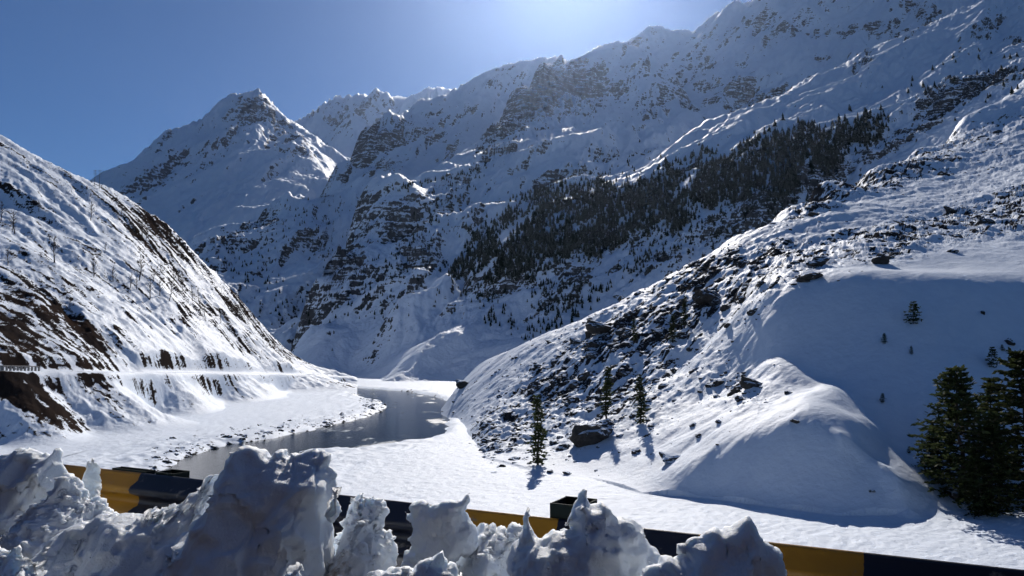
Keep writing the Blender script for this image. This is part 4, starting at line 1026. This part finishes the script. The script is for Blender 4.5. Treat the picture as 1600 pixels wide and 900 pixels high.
chunk('k', [(730, 826), (748, 820), (760, 826), (770, 812), (790, 820), (800, 814), (818, 830), (815, 890), (805, 970), (690, 970), (690, 905), (715, 865)], 3.0, 0.1, 'grainy brownish snow heap between the horned plate and the peaks', 0.08, 0.08, crumb=0.018, dirt=0.7, seed=11, base=2.5)
chunk('l', [(785, 970), (798, 885), (803, 840), (811, 802), (821, 795), (832, 815), (845, 835), (860, 836), (880, 822), (890, 806), (897, 786), (905, 773), (912, 761), (918, 770), (923, 786), (931, 800), (941, 791), (955, 789), (962, 801), (976, 815), (986, 815), (1000, 832), (1010, 852), (1040, 876), (1064, 970)], 2.6, 0.07,
      'spiky snow mass with the tallest sharp peak beside the green post', 0.09, 0.08, amp=(0.016, 0.007, 0.003), seed=12, base=3.4)
chunk('m', [(985, 970), (1005, 885), (1035, 870), (1060, 862), (1086, 850), (1104, 836), (1111, 823), (1122, 819), (1130, 828), (1136, 838), (1146, 828), (1160, 832), (1172, 823), (1179, 832), (1195, 842), (1211, 860), (1228, 880), (1236, 970)], 2.3, 0.07, 'rounded lumpy snow end of the bank before the bare rail', 0.09, 0.08, seed=13, base=3.0)
chunk('n', [(540, 970), (560, 910), (600, 892), (650, 882), (692, 876), (722, 892), (745, 970)], 2.55, 0.06, 'low snow wedge at the bottom edge below the horned plate', 0.07, 0.08, crumb=0.015, seed=14, base=2.5)
chunk('o', [(420, 970), (436, 905), (452, 872), (462, 868), (472, 885), (490, 910), (500, 970)], 2.45, 0.05, 'small pointed snow lump before the greatest block', 0.07, 0.08, seed=15, base=2.5)

g = Geo(); dirtv = []
for key, n, wd in (('b', 200, 0.2), ('i', 180, 0.8), ('k', 180, 0.6), ('l', 25, 0.1), ('e', 40, 0.0), ('n', 50, 0.2), ('a', 20, 0.0)):
    V, N = CHUNK[key]; up = np.nonzero((N[:, 2] > 0.15) & (N[:, 1] < 0.5))[0]
    for i in rng.choice(up, n):
        s_ = float(np.exp(rng.normal(-4.9, 0.55))); W, F = SMALL[rng.integers(6)]
        g.add(W * s_ + V[i] + N[i] * s_ * 0.3, F); dirtv += [wd] * len(W)
me = g.mesh('snow_crumbs', m_plough, False); add_attr(me, 'dirt', np.array(dirtv))
link('snow_crumbs', me, kind='stuff', label='loose crumbs of snow lying on the bank')

# ------------------------------------------------------------------ haze: the thin bright air of the valley
lo = np.min([[q.min() for q in L] for L in LANDS.values()], 0) - (300, 60, 1.5)
hi = np.max([[q.max() for q in L] for L in LANDS.values()], 0) + (300, 300, 60)
lo[1] = -150
M = NT('haze_air'); M.n.remove(M.b)
pv = M.new('VolumePrincipled')
pv.inputs['Color'].default_value = (0.5, 0.66, 1.0, 1)
pv.inputs['Density'].default_value = 1.0e-5
pv.inputs['Anisotropy'].default_value = 0.84
M.link(pv.outputs[0], M.n['Material Output'].inputs['Volume'])
hv = np.array([[x, y, z] for z in (lo[2], hi[2]) for y in (lo[1], hi[1]) for x in (lo[0], hi[0])])
link('haze', mesh_np('haze', hv, [(0, 2, 3, 1), (4, 5, 7, 6), (0, 1, 5, 4), (2, 6, 7, 3), (0, 4, 6, 2), (1, 3, 7, 5)], M.m, False), kind='stuff', label='thin pale blue haze in the valley air')
print('script seconds', round(time.time() - T0, 1), 'tris', sum(len(m.polygons) * 2 for m in bpy.data.meshes))
